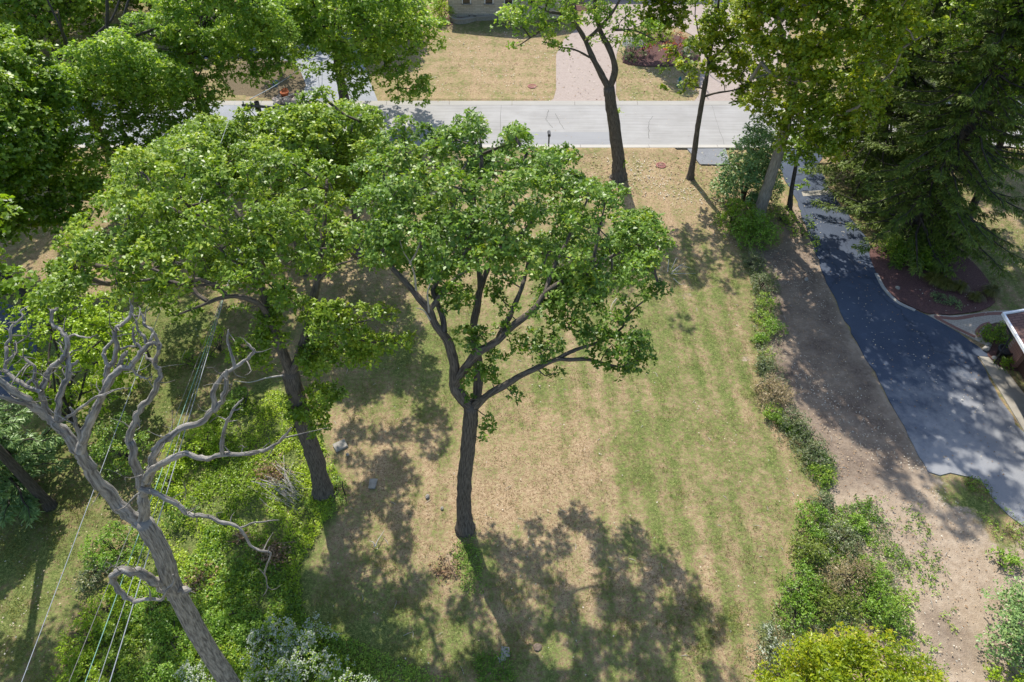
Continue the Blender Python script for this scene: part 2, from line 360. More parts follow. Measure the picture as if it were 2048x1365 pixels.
def ground_mat():
    m, n, p = mat('lawn_and_soil'); g = attr(n, 'green'); s = attr(n, 'soil'); b = attr(n, 'brown'); P = gpos(n)
    n1 = noise(n, P, .55, 5, .65); n2 = noise(n, P, 3.2, 5, .7); n3 = noise(n, P, 9, 4, .7); n4 = noise(n, P, 26, 2, .7)
    mp = nd(n, 'ShaderNodeMapping', Scale=(1, .12, 1)); n.links.new(P, mp.inputs[0]); st = noise(n, mp.outputs[0], 1.5, 3, .6)
    k = mathn(n, 'ADD', mathn(n, 'MULTIPLY', mathn(n, 'SUBTRACT', n1, .5), 1.5), mathn(n, 'MULTIPLY', mathn(n, 'SUBTRACT', n2, .5), 2.0))
    k = mathn(n, 'ADD', k, mathn(n, 'MULTIPLY', mathn(n, 'SUBTRACT', n3, .5), 2.6)); k = mathn(n, 'ADD', k, mathn(n, 'MULTIPLY', mathn(n, 'SUBTRACT', n4, .5), 2.0))
    k = mathn(n, 'ADD', k, mathn(n, 'MULTIPLY', mathn(n, 'SUBTRACT', st, .5), .8))
    gg = mathn(n, 'ADD', g, k, clamp=True)
    tan = ramp(n, mathn(n, 'ADD', mathn(n, 'MULTIPLY', n3, .5), mathn(n, 'MULTIPLY', n4, .5)), [(.37, (.13, .088, .052)), (.48, (.32, .225, .13)), (.6, (.5, .375, .245))])
    grn = ramp(n, mathn(n, 'ADD', mathn(n, 'MULTIPLY', n3, .55), mathn(n, 'MULTIPLY', n4, .45)), [(.36, (.035, .06, .014)), (.5, (.115, .15, .04)), (.62, (.26, .27, .095))])
    c = mixc(n, ramp(n, gg, [(.12, (0, 0, 0)), (.88, (1, 1, 1))]), tan, grn)
    b = mathn(n, 'ADD', b, mathn(n, 'MULTIPLY', mathn(n, 'SUBTRACT', n1, .55), 2.2), clamp=True); soil = mixc(n, b, ramp(n, n2, [(.3, (.3, .225, .155)), (.7, (.47, .38, .28))]), ramp(n, n3, [(.3, (.06, .042, .032)), (.5, (.125, .095, .075)), (.72, (.24, .18, .14))]))
    soil = mixc(n, mathn(n, 'MULTIPLY', n4, .4), soil, (.2, .15, .11))
    ss = mathn(n, 'ADD', s, mathn(n, 'MULTIPLY', mathn(n, 'SUBTRACT', n2, .5), 1.2)); ss = ramp(n, ss, [(.38, (0, 0, 0)), (.62, (1, 1, 1))])
    c = mixc(n, ss, c, soil); n.links.new(c, p.inputs['Base Color']); p.inputs['Roughness'].default_value = .95; p.inputs['Specular IOR Level'].default_value = .1
    bump(n, p, mathn(n, 'ADD', mathn(n, 'MULTIPLY', n3, .7), mathn(n, 'MULTIPLY', n4, .5)), .9, .06); return m
def asphalt_mat(name, a, b, crack=True, sun_patch=None):
    m, n, p = mat(name); P = gpos(n); f = noise(n, P, .35, 4, .6); g = noise(n, P, 45, 3, .8)
    c = ramp(n, f, [(.3, a), (.7, b)]); c = mixc(n, ramp(n, g, [(.35, (0, 0, 0)), (.75, (.55, .55, .55))]), c, tuple(v * 1.9 for v in b))
    if crack:
        v = nd(n, 'ShaderNodeTexVoronoi', Scale=.23); v.feature = 'DISTANCE_TO_EDGE'; wp = nd(n, 'ShaderNodeTexNoise', Scale=.9, Detail=5.0); n.links.new(P, wp.inputs[0])
        mm = mixc(n, .55, P, wp.outputs['Color']); n.links.new(mm, v.inputs['Vector']); k = ramp(n, v.outputs['Distance'], [(.0, (1, 1, 1)), (.006, (0, 0, 0))]); c = mixc(n, mathn(n, 'MULTIPLY', k, .5), c, tuple(v * .5 for v in a))
    if sun_patch:
        vm = n.nodes.new('ShaderNodeVectorMath'); vm.operation = 'DISTANCE'; n.links.new(P, vm.inputs[0]); vm.inputs[1].default_value = sun_patch[:3]; q = mathn(n, 'ADD', mathn(n, 'DIVIDE', vm.outputs['Value'], sun_patch[3]), mathn(n, 'MULTIPLY', mathn(n, 'SUBTRACT', noise(n, P, .8, 6, .7), .5), 1.6)); c = mixc(n, ramp(n, q, [(.45, (.8, .8, .8)), (1, (0, 0, 0))]), c, (.3, .3, .3))  # sunlit lower end of the drive painted in as a paler blotch
    sp = noise(n, P, 1.3, 6, .75); c = mixc(n, ramp(n, sp, [(.52, (0, 0, 0)), (.75, (.5, .5, .5))]), c, tuple(v * 1.7 for v in b))
    n.links.new(c, p.inputs['Base Color']); p.inputs['Roughness'].default_value = .8; p.inputs['Specular IOR Level'].default_value = .3; bump(n, p, g, .5, .01); return m
def concrete_mat(name, a, b, joints=None):
    m, n, p = mat(name); P = gpos(n); f = noise(n, P, .5, 5, .6); mp = nd(n, 'ShaderNodeMapping', Scale=(.15, 3, 1)); n.links.new(P, mp.inputs[0]); g = noise(n, mp.outputs[0], 1.5, 4); h = noise(n, P, 30, 3, .7)
    c = ramp(n, mathn(n, 'ADD', mathn(n, 'MULTIPLY', f, .5), mathn(n, 'MULTIPLY', g, .5)), [(.35, a), (.65, b)]); c = mixc(n, mathn(n, 'MULTIPLY', h, .2), c, tuple(v * .6 for v in a))
    n.links.new(c, p.inputs['Base Color']); p.inputs['Roughness'].default_value = .85; bump(n, p, h, .3, .01); return m
def brick_mat(name, a, b, mo, w_, h_, sc=1.0, rot=0, wall=False, msz=.02, bias=0):
    m, n, p = mat(name); P = n.nodes.new('ShaderNodeTexCoord').outputs['Object'] if wall else gpos(n)
    mp = nd(n, 'ShaderNodeMapping', Rotation=(R(90) if wall else 0, 0, rot)); n.links.new(P, mp.inputs[0])
    t = nd(n, 'ShaderNodeTexBrick', Scale=sc, Color1=(*a, 1), Color2=(*b, 1), Mortar=(*mo, 1)); t.inputs['Mortar Size'].default_value = msz; t.inputs['Brick Width'].default_value = w_; t.inputs['Row Height'].default_value = h_; t.inputs['Bias'].default_value = bias
    n.links.new(mp.outputs[0], t.inputs[0]); f = noise(n, P, 6, 4); c = mixc(n, mathn(n, 'MULTIPLY', f, .5), t.outputs[0], tuple(v * .6 for v in b)); n.links.new(c, p.inputs['Base Color']); p.inputs['Roughness'].default_value = .85
    bump(n, p, t.outputs[1], -.4, .02); return m
def mulch_mat(name='mulch', a=(.05, .02, .018), b=(.2, .1, .085)):
    m, n, p = mat(name); P = gpos(n); f = noise(n, P, 22, 5, .75); c = ramp(n, f, [(.35, a), (.68, b)]); n.links.new(c, p.inputs['Base Color']); p.inputs['Roughness'].default_value = .95; bump(n, p, f, 1, .05); return m
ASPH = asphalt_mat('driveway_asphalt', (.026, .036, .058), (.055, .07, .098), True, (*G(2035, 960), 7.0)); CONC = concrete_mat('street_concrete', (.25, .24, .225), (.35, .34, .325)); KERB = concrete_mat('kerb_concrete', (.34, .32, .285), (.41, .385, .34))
PATCH = concrete_mat('patched_concrete', (.23, .23, .235), (.28, .28, .28)); GREYASPH = asphalt_mat('faded_asphalt', (.17, .18, .2), (.24, .25, .27)); APRON = concrete_mat('apron_concrete', (.3, .27, .22), (.37, .34, .28))
PAVER = brick_mat('block_paving', (.33, .265, .225), (.39, .315, .27), (.22, .18, .155), .24, .14, 1, 0, msz=.012); PAVER2 = brick_mat('walk_paving', (.42, .36, .28), (.48, .41, .33), (.3, .25, .2), .3, .18, 1, .5, msz=.012)
PAVRED = brick_mat('red_edge_paving', (.25, .09, .06), (.3, .13, .09), (.2, .12, .1), .24, .1, 1, .9); MULCH = mulch_mat(); MULCHR = mulch_mat('red_mulch', (.05, .02, .018), (.15, .07, .06))
STONEW = brick_mat('limestone_cladding', (.5, .42, .31), (.68, .6, .48), (.34, .29, .23), .55, .16, 1, 0, True, .018); BRICKW = brick_mat('brick_wall', (.25, .08, .05), (.34, .13, .08), (.3, .26, .22), .22, .08, 1, 0, True, .012)
SHING = brick_mat('roof_shingles', (.14, .07, .05), (.22, .12, .1), (.07, .04, .035), .35, .16, 1, 0, msz=.02); SHINGG = brick_mat('grey_shingles', (.12, .11, .1), (.17, .16, .15), (.06, .06, .06), .35, .16, 1, 0)
WHITEP = simple('white_paint', (.8, .8, .8), .5); GLASS = simple('window_glass', (.02, .025, .03), .08, spec=.8); DARKP = simple('dark_paint', (.03, .03, .035), .5); STONE = simple('stone', (.3, .275, .235), .9, .25, 5, bs=.4)
ROCKM = simple('mixed_rock', (.3, .23, .2), .9, .45, 2.5, c2=(.6, .52, .48), bs=.4); WOODP = simple('pole_wood', (.1, .085, .07), .9, .3, 9); WIREM = simple('pale_wire', (.27, .29, .31), .5, spec=.5); WIREG = simple('green_wire', (.2, .36, .3), .5); WIRED = simple('dull_wire', (.22, .21, .2), .6)
TEAL = simple('teal_paint', (.01, .13, .14), .45, .2); TERR = simple('terracotta', (.45, .13, .05), .8, .15); IRON = simple('rusted_iron', (.3, .12, .1), .8, .3, 12); BLACKP = simple('black_plastic', (.02, .02, .022), .5); BLUEP = simple('blue_plastic', (.01, .07, .12), .4)
STRAW = leafmat('dry_straw', [(.25, .13, .06), (.42, .28, .14), (.55, .42, .25)], .1, .8, (1, 1, 1), .8); GRASSB = leafmat('grass_blade', [(.1, .11, .03), (.14, .17, .05), (.22, .23, .09)], .3, gain=1); FLARE = simple('grey_steel', (.35, .36, .37), .4, metal=.7)
# ------------------------------------------------------------------ ground sheet
DIRT = [(1500, 500), (1560, 500), (1585, 395), (1600, 420), (1640, 530), (1700, 660), (1780, 800), (1860, 950), (1960, 965), (1995, 1010), (2060, 1060), (2400, 1200), (2600, 1700), (1850, 1700), (1800, 1365), (1780, 1200), (1740, 1120), (1660, 1010), (1655, 930), (1600, 860), (1530, 770), (1545, 640)]
def axis(lo, hi, st, far): 
    a = np.arange(lo, hi + st / 2, st); e = np.array([5, 12, 25, 50, 100, 250, 600, 1200.]); return np.concatenate([(lo - e)[::-1], a, hi + e])
xs = axis(-62, 62, .25, 0); ys = axis(-6, 100, .25, 0); XX, YY = np.meshgrid(xs, ys); nx, ny = len(xs), len(ys)
PP = PX(np.stack([XX, np.maximum(YY, -10), 0 * XX], -1)); px_, py_ = PP[..., 0], PP[..., 1]
def gp(poly): return [tuple(G(x, y)[:2]) for x, y in poly]
def blur(a, k):
    for _ in range(k):
        a = (a + np.roll(a, 1, 0) + np.roll(a, -1, 0)) / 3; a = (a + np.roll(a, 1, 1) + np.roll(a, -1, 1)) / 3
    return a
def region(poly, k=3): return blur(inpoly(XX, YY, gp(poly)).astype(float), k)
rg0 = np.random.default_rng(3)
green = np.full(XX.shape, .4); green += (.08 + .1 * (XX > .5)) * (1 + .5 * np.sin(XX * .7 + YY * .23) + .4 * np.sin(YY * .55 + XX * .2)) * np.sin(XX * 2 * math.pi / 1.15 + .4 * np.sin(YY * .3)) * (YY < 40) + .08 * np.sin(YY * 2 * math.pi / 1.6) * (YY > 52)
soil = np.zeros(XX.shape); brown = np.zeros(XX.shape)
def blob(arr, x, y, rx, ry, v):
    c = G(x, y); sx = rx / FP * (c[1] * c_ + CH * s_); sy = abs(G(x, y - ry)[1] - G(x, y + ry)[1]) / 2
    arr += v * np.exp(-((XX - c[0]) / sx) ** 2 - ((YY - c[1]) / sy) ** 2)
for b in [(860, 700, 130, 120, .55), (1180, 640, 130, 90, .35), (1330, 740, 60, 160, .35), (1410, 560, 90, 70, .3), (1450, 700, 70, 120, .15), (1270, 920, 60, 100, .4), (1480, 900, 90, 200, .22), (1330, 1050, 60, 90, .3), (1000, 1000, 130, 120, -.4), (1160, 960, 70, 60, -.3),
          (760, 900, 110, 90, -.28), (1170, 890, 22, 12, -.6), (1300, 1150, 60, 40, -.35), (1480, 1180, 60, 60, .3), (760, 1290, 220, 90, .55), (560, 1300, 150, 110, .8), (950, 1110, 30, 50, .8), (1090, 770, 40, 25, .5), (1100, 1330, 120, 60, .3), (1350, 1300, 160, 90, .12),
          (1300, 320, 120, 40, -.18), (1320, 400, 120, 60, -.12), (780, 620, 120, 60, -.1), (1000, 110, 160, 60, -.2), (1010, 55, 100, 14, .5), (1160, 150, 40, 50, -.1), (1420, 1050, 40, 60, .15), (1530, 1330, 50, 60, -.35), (1000, 170, 120, 25, -.1), (1990, 430, 90, 90, .1), (2000, 540, 80, 60, .3), (1950, 1010, 50, 30, .9), (2030, 1120, 40, 40, .9), (250, 560, 200, 60, -.25), (380, 640, 60, 40, .5), (330, 760, 80, 60, .15), (60, 1130, 90, 90, .3), (1330, 440, 150, 60, -.1)]:
    blob(green, *b)
gc = region([(120, 1500), (170, 1365), (240, 1160), (300, 960), (440, 780), (560, 760), (640, 880), (690, 960), (640, 1080), (600, 1220), (760, 1365), (900, 1600)], 4); green += .75 * gc
lw = region([(-200, 560), (420, 600), (420, 790), (250, 960), (180, 1150), (120, 1365), (60, 1600), (-600, 1600)], 5); green += .42 * lw; blob(brown, 200, 800, 260, 200, .3)
soil += region(DIRT, 2); brown += .75 * region([(1480, 480), (1590, 395), (1640, 530), (1700, 660), (1780, 800), (1860, 955), (1650, 990), (1655, 930), (1540, 770)], 4)
for b in [(1790, 1170, 90, 70, -.25), (1930, 990, 70, 30, -1), (2000, 1060, 40, 50, -.9), (900, 1130, 30, 30, .5), (60, 440, 200, 40, .2), (1420, 1240, 30, 20, .4), (1640, 450, 50, 80, .4), (1330, 610, 30, 12, .4), (1370, 590, 20, 10, .5), (1490, 718, 14, 6, .8), (1540, 560, 40, 50, .3)]: blob(soil, *b)
for b in [(1900, 1290, 50, 120, .5), (1860, 800, 40, 40, .2), (1400, 380, 80, 50, .4)]: blob(brown, *b)
DRV_ = [(1550, 290), (1555, 340), (1585, 395), (1632, 530), (1684, 640), (1764, 780), (1850, 950), (1960, 970), (1990, 1010), (2050, 1065), (2200, 1170), (2400, 1150), (2200, 600), (1790, 600), (1645, 290)]
PAV_ = [(1090, 207), (1105, 110), (1160, 40), (1600, 0), (1600, 207)]
rng_z = blur(rg0.normal(0, 1, XX.shape), 6); rng_z = rng_z / rng_z.std()
ZZ = .018 * rng_z * ((YY < 42) | (YY > 54)) - .03 * ((YY > 44.2) & (YY < 52.0)); ZZ = np.where(ZZ > -.03, ZZ, -.03) - .03; ZZ += .17 * np.exp(-((YY - 44.4) / .8) ** 2) * (YY < 44.6) + .11 * np.exp(-((YY - 51.9) / .8) ** 2) * (YY > 51.75)
flat_ = np.zeros(XX.shape)
for q_ in (DRV_, PAV_, [(1840, 600), (2200, 600), (2200, 1000), (1950, 720)], [(-300, 540), (80, 600), (90, 800), (-300, 800)], [(100, 80), (780, 80), (780, 214), (100, 140)], [(1360, 280), (1470, 280), (1470, 345), (1390, 345)]): flat_ = np.maximum(flat_, region(q_, 3))
ZZ = np.where(flat_ > .01, np.minimum(ZZ, -.04), ZZ)
I = np.arange(nx * ny).reshape(ny, nx); F = np.stack([I[:-1, :-1], I[:-1, 1:], I[1:, 1:], I[1:, :-1]], -1).reshape(-1, 4)
gr = quads('ground', np.stack([XX, YY, ZZ], -1).reshape(-1, 3), F, ground_mat(), smooth=True)
for nm, ar in (('green', green), ('soil', soil), ('brown', np.clip(brown, 0, 1))):
    a = gr.data.attributes.new(nm, 'FLOAT', 'POINT'); a.data.foreach_set('value', ar.astype(np.float32).ravel())
tag(gr, kind='structure')
# ------------------------------------------------------------------ street, kerbs, drives
Y0, Y1 = 44.55, 51.7; K = .55
sheet('road', [(-140, Y0 + K), (140, Y0 + K), (140, Y1 - K), (-140, Y1 - K)], .01, CONC)
def kerb(y0, y1, up):
    V = []; ns = 56; L_ = 5.0; mb = MB()
    for i in range(ns):
        x0 = -140 + i * L_ + .012; x1 = x0 + L_ - .024; lo, hi = (.02, .1)
        a, b = (lo, hi) if up else (hi, lo)
        P = [(x0, y0, -.1), (x1, y0, -.1), (x1, y1, -.1), (x0, y1, -.1), (x0, y0, a), (x1, y0, a), (x1, y1, b), (x0, y1, b)]
        mb.add(P, [(0, 3, 2, 1), (4, 5, 6, 7), (0, 1, 5, 4), (2, 3, 7, 6), (0, 4, 7, 3), (1, 2, 6, 5)])
    tag(mb.build('kerb', KERB), kind='structure')
kerb(Y0, Y0 + K - .004, False); kerb(Y1 - K + .004, Y1, True)
def rect(x0, y0, x1, y1): return gp([(x0, y0), (x1, y0), (x1, y1), (x0, y1)])
a, b = G(1000, 262), G(1232, 262); sheet('road_patch', [(a[0], Y0 + K + .01), (b[0], Y0 + K + .01), (b[0], b[1] - .2), (a[0], a[1] - .2)], .014, PATCH)
a, b = G(1297, 208), G(1338, 231); sheet('road_patch', [(a[0], b[1]), (b[0], b[1]), (b[0], Y1 - K - .02), (a[0], Y1 - K - .02)], .014, concrete_mat('old_patch', (.27, .26, .25), (.32, .31, .29)))
a, b = G(420, 218), G(640, 262); sheet('road_patch', [(a[0] - 60, Y0 + K + .01), (b[0], Y0 + K + .01), (b[0] - 1.5, Y1 - K - .02), (a[0] - 60, Y1 - K - .02)], .014, GREYASPH)
def crack(pts, w_=.02):
    P = resample(np.array([G(x, y) for x, y in pts]), 6)[:, :2]; P = P + rg0.normal(0, .03, P.shape); T = unit(np.gradient(P, axis=0)); Nn = np.stack([-T[:, 1], T[:, 0]], 1); ww = w_ * rg0.uniform(.4, 1.3, (len(P), 1)); A = P + Nn * ww; B = P - Nn * ww
    V = [(x, y, .0185) for x, y in A] + [(x, y, .0185) for x, y in B]; n = len(P); return V, [(i, i + 1, n + i + 1, n + i) for i in range(n - 1)]
mb = MB()
for pts in [[(1097, 220), (1094, 233), (1092, 240), (1098, 248), (1105, 256)], [(1110, 228), (1117, 238), (1122, 250), (1129, 259)], [(1305, 233), (1298, 246), (1297, 262), (1297, 278)], [(955, 290), (940, 262)], [(800, 240), (795, 215)]]: mb.add(*crack(pts))
[mb.add(*crack([(x_, 294), (x_ + (1024 - x_) * .065, 207)], .012)) for x_ in (780, 1000, 1225, 1450, 1650, 560)]
tag(mb.build('road_cracks', simple('crack_filler', (.12, .115, .11), .8)), kind='structure')
PAV = [(1098, 206), (1107, 198), (1112, 180), (1112, 110), (1128, 80), (1158, 55), (1166, 30), (1172, -20), (1620, -20), (1580, 60), (1560, 120), (1535, 190), (1545, 206), (1388, 206), (1398, 190), (1402, 120), (1392, 75), (1350, 52), (1290, 48), (1248, 62), (1233, 110), (1232, 190), (1240, 206)]
pg = gp(PAV); pg = [(x, Y1 if abs(q[1] - 206) < 1 else y) for (x, y), q in zip(pg, PAV)]
sheet('paved_driveway', pg, .012, PAVER)
DRV = [(1555, 297), (1562, 340), (1590, 395), (1640, 530), (1690, 640), (1770, 780), (1856, 945), (1905, 948), (1962, 962), (1990, 1003), (2050, 1058), (2200, 1160), (2400, 1150), (2200, 900), (2050, 868), (1955, 713), (1984, 716), (1940, 680), (1852, 630), (1790, 605), (1762, 572), (1748, 530), (1735, 480), (1668, 395), (1640, 340), (1640, 297)]
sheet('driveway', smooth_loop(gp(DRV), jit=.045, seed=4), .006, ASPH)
sheet('street_apron', gp([(1372, 296), (1450, 296), (1460, 331), (1400, 330)]), -.004 + .06, asphalt_mat('dark_apron', (.11, .115, .125), (.17, .175, .185)), .12)
sheet('driveway_apron', gp([(1958, 713), (1985, 716), (2010, 738), (2110, 870), (2130, 940), (2048, 862)]), .016, APRON)
sheet('driveway_joint', gp([(1603, 384), (1662, 380), (1666, 389), (1606, 393)]), .012, APRON)
sheet('neighbour_driveway', gp([(-300, 560), (0, 604), (55, 620), (75, 700), (50, 790), (0, 800), (-300, 760)]), .006, ASPH)
sheet('far_driveway', gp([(598, 214), (760, 214), (735, 150), (720, 100), (700, 60), (640, 84), (560, 92), (470, 98), (350, 104), (160, 108), (160, 122), (480, 116), (580, 122), (600, 140), (612, 170)]), .008, GREYASPH)
# walk by the garage
WK = [(1855, 630), (1900, 632), (1945, 628), (1985, 622), (2120, 622), (2120, 660), (2005, 640), (1975, 652), (1962, 668), (1968, 700), (1972, 690)]
sheet('garden_walk', smooth_loop(gp([(1856, 631), (1900, 632), (1940, 629), (1985, 623), (2150, 621), (2150, 700), (2020, 700), (2000, 646), (1975, 652), (1960, 668), (1972, 690), (1940, 674)]), 3), .02, PAVER2)
def band(name, pts, w_, z, m):
    P = resample(np.array([G(x, y) for x, y in pts]), 5)[:, :2]; T = unit(np.gradient(P, axis=0)); Nn = np.stack([-T[:, 1], T[:, 0]], 1); A, B = P + Nn * w_ / 2, P - Nn * w_ / 2
    return sheet(name, np.vstack([A, B[::-1]]), z, m, .05)
band('walk_edging', [(1868, 634), (1910, 638), (1950, 632), (1990, 628), (2100, 627)], .22, .026, PAVRED)
band('walk_edging', [(1872, 636), (1910, 656), (1950, 675)], .2, .029, PAVRED); band('walk_edging', [(1958, 676), (1954, 664), (1965, 652), (1980, 647)], .2, .032, PAVRED)
sheet('mulch_bed', smooth_loop(gp([(1738, 500), (1752, 545), (1768, 575), (1795, 600), (1850, 626), (1900, 630), (1960, 622), (1990, 605), (1975, 560), (1940, 520), (1870, 480), (1800, 470)]), 3), .03, MULCH)
sheet('mulch_bed', smooth_loop(gp([(1965, 668), (1985, 650), (2050, 650), (2050, 740), (2000, 735), (1975, 712), (1976, 695)]), 3), .034, MULCH)
band('bed_edging', [(1752, 548), (1768, 578), (1795, 605), (1830, 622)], .18, .05, KERB)
sheet('mulch_bed', smooth_loop(gp([(1245, 125), (1290, 133), (1370, 131), (1400, 120), (1388, 85), (1340, 68), (1290, 70), (1255, 88)]), 3), .03, MULCHR)
sheet('mulch_bed', smooth_loop(gp([(1150, 22), (1205, 24), (1215, 14), (1150, 12)]), 3), .04, MULCHR)
sheet('mulch_bed', smooth_loop(gp([(870, 38), (880, 52), (905, 50), (905, 30)]), 3), .022, MULCH)
sheet('planted_bed', smooth_loop(gp([(440, 150), (500, 120), (600, 120), (620, 160), (596, 204), (540, 206), (470, 190)]), 3), -.02, mulch_mat('leafy_bed', (.07, .05, .025), (.2, .15, .08)))
# ------------------------------------------------------------------ house across the street
HY = 68.8
hx0, hx1 = AY(898, 35, HY)[0], AY(1128, 35, HY)[0]; hm = (hx0 + hx1) / 2
hs = thing('stone_house', 'pale limestone house with narrow dark windows across the street', 'house', (hm, HY, 0))
eh, ph, dp = 3.6, 5.3, 12
V = [(hx0, HY, -.1), (hx1, HY, -.1), (hx1, HY, eh), (hm, HY, ph), (hx0, HY, eh), (hx0, HY + dp, -.1), (hx1, HY + dp, -.1), (hx1, HY + dp, eh), (hm, HY + dp, ph), (hx0, HY + dp, eh)]
pym('wall', V, [(0, 1, 2, 3, 4), (5, 9, 8, 7, 6), (0, 4, 9, 5), (1, 6, 7, 2)], STONEW, hs)
mb = MB(); ov = .45; sl = (ph - eh) / (hm - hx0)
for sg, xe in ((-1, hx0 - ov), (1, hx1 + ov)):
    ze = eh - sl * ov; mb.add([(hm, HY - ov, ph + .02), (xe, HY - ov, ze + .02), (xe, HY + dp + ov, ze + .02), (hm, HY + dp + ov, ph + .02), (hm, HY - ov, ph + .2), (xe, HY - ov, ze + .2), (xe, HY + dp + ov, ze + .2), (hm, HY + dp + ov, ph + .2)], [(0, 1, 2, 3), (7, 6, 5, 4), (0, 4, 5, 1), (1, 5, 6, 2), (2, 6, 7, 3)])
mb.build('roof', SHINGG, hs)
for wx in (933, 978, 1017, 1062, 1100):
    x = AY(wx, 8, HY)[0]; f = MB().box((x - .38, HY - .03, 2.15), (.07, .1, 1.5)).box((x + .38, HY - .03, 2.15), (.07, .1, 1.5)).box((x, HY - .03, 2.93), (.83, .1, .07)).build('window', WHITEP, hs)
    pn = MB().box((x, HY - .012, 2.13), (.69, .04, 1.46)); o = pym('pane', np.array(pn.V) - np.array(hs.location), pn.F, GLASS, None); o.parent = f
    sl_ = MB().box((x, HY - .06, 1.34), (.98, .2, .1)); o = pym('sill', np.array(sl_.V) - np.array(hs.location), sl_.F, STONE, None); o.parent = f
def stonewall(pts, label, h=.32, Y=None):
    P = resample(np.array([G(x, y) for x, y in pts]), 6); t = thing('garden_wall', label, 'wall', P[0] * [1, 1, 0]); n = len(P); T = unit(np.gradient(P, axis=0)); N = np.stack([-T[:, 1], T[:, 0], 0 * T[:, 0]], 1); Z = np.array([0, 0, 1.])
    V = np.vstack([P - N * .16 - Z * .05, P + N * .16 - Z * .05, P + N * .16 + Z * h, P - N * .16 + Z * h]); F = []
    for i in range(n - 1):
        for q in range(4): F.append((q * n + i, q * n + i + 1, ((q + 1) % 4) * n + i + 1, ((q + 1) % 4) * n + i))
    F += [(0, n, 2 * n, 3 * n), (n - 1, 4 * n - 1, 3 * n - 1, 2 * n - 1)]
    pym('wall_course', V, F, STONE, t)
    cp = np.vstack([P - N * .2 + Z * (h + .003), P + N * .2 + Z * (h + .003), P + N * .2 + Z * (h + .08), P - N * .2 + Z * (h + .08)]); pym('coping', cp, F, APRON, t)
stonewall([(902, 40), (912, 46), (930, 46), (952, 41)], 'short curved low stone wall of the bed at the house corner')
stonewall([(937, 28), (940, 36), (955, 41), (1000, 38), (1050, 34), (1110, 31), (1135, 31)], 'long low stone wall edging the red mulch along the house')
sheet('mulch_bed', gp([(906, 34), (906, 42), (918, 45), (945, 43), (1000, 38), (1128, 32), (1128, 28)]), .1, MULCHR)
# right wing
hx2, hx3 = AY(1128, 10, 75)[0], AY(1420, 10, 75)[0]
t2 = thing('house_wing', 'stone house wing with dark garage opening behind the paved court', 'house', ((hx2 + hx3) / 2, 76, 0))
MB().box(((hx2 + hx3) / 2, 79, 1.65), (hx3 - hx2, 6, 3.5)).build('wall', STONEW, t2); MB().box(((hx2 + hx3) / 2, 79, 3.6), (hx3 - hx2 + 1, 7.2, .3)).build('roof', SHINGG, t2); MB().box((hx3 - 3.2, 75.97, 1.2), (4.6, .1, 2.4)).build('door', WHITEP, t2)
# ------------------------------------------------------------------ garage at the right edge
e0, e1 = G(2009, 631, 3.1), G(2052, 703, 3.1); ed = unit(e1 - e0); nv = np.array([-ed[1], ed[0], 0]); nv = nv if nv[0] > 0 else -nv
ga = thing('brick_garage', 'brown shingled roof corner with white fascia over a brick wall', 'garage', (e0[0], e0[1], 0)); L2 = 9; D2 = 8
bk = e0 + np.array([9, .0, 0]); far = e0 + ed * L2
def quad_prism(mb_, P, z0, z1): mb_.add([(p[0], p[1], z0) for p in P] + [(p[0], p[1], z1) for p in P], [(3, 2, 1, 0), (4, 5, 6, 7), (0, 1, 5, 4), (1, 2, 6, 5), (2, 3, 7, 6), (3, 0, 4, 7)]); return mb_
RP = [e0, far, far + [9, 0, 0], bk]; mb = MB(); rise = 1.2
V = [(*RP[0][:2], 3.13), (*RP[1][:2], 3.13), (*RP[2][:2], 3.13 + 2.4), (*RP[3][:2], 3.13 + 2.4)]; V += [(x, y, z - .06) for x, y, z in V]
pym('roof', V, [(0, 1, 2, 3), (7, 6, 5, 4), (0, 4, 5, 1), (3, 2, 6, 7), (0, 3, 7, 4), (1, 5, 6, 2)], SHING, ga)
o_ = nv * .09; mb = quad_prism(MB(), [e0 - o_, far - o_, far, e0], 3.04, 3.19); mb.build('fascia', WHITEP, ga)
u_ = np.array([0, .1, 0]); V = [(*(e0 - o_ + u_)[:2], 3.06), (*(bk + u_)[:2], 3.06 + 2.4), (*(bk + u_)[:2], 3.2 + 2.4), (*(e0 - o_ + u_)[:2], 3.2)]; V += [(x, y - .1, z) for x, y, z in V]; pym('rake_board', V, [(0, 1, 2, 3), (7, 6, 5, 4), (0, 4, 5, 1), (3, 2, 6, 7), (0, 3, 7, 4)], WHITEP, ga)
w1 = G(2024, 736); w0 = w1 - ed * 1.1; w2 = w0 + ed * 5.2; w3 = w0 + ed * 8
quad_prism(MB(), [w0, w1, w1 + nv * .4, w0 + nv * .4], -.1, 2.88).build('wall', BRICKW, ga); quad_prism(MB(), [w2, w3, w3 + nv * .4, w2 + nv * .4], -.1, 2.88).build('wall', BRICKW, ga)
quad_prism(MB(), [w1 + nv * .25, w2 + nv * .25, w2 + nv * .32, w1 + nv * .32], 0, 2.4).build('garage_door', simple('brown_door', (.1, .05, .035), .6, .2), ga); quad_prism(MB(), [w1, w2, w2 + nv * .4, w1 + nv * .4], 2.42, 2.88).build('lintel', BRICKW, ga)
quad_prism(MB(), [w0 + nv * .41, w0 + [8, .0, 0] , w0 + [8, -.4, 0], w0 + nv * .41 + ed * .4], -.1, 2.88).build('wall', BRICKW, ga)
dn = G(1994, 720); MB().tube([e0 + ed * .5 + [0, 0, -.2], e0 + ed * .8 + nv * .3 + [0, 0, -.6], w0 + ed * .2 - nv * .06 + [0, 0, -2.5]], [.04] * 3).build('downspout', DARKP, ga)
pt = G(2003, 712); tp = thing('planter_pot', 'round black empty planter pot by the brick garage', 'planter', pt)
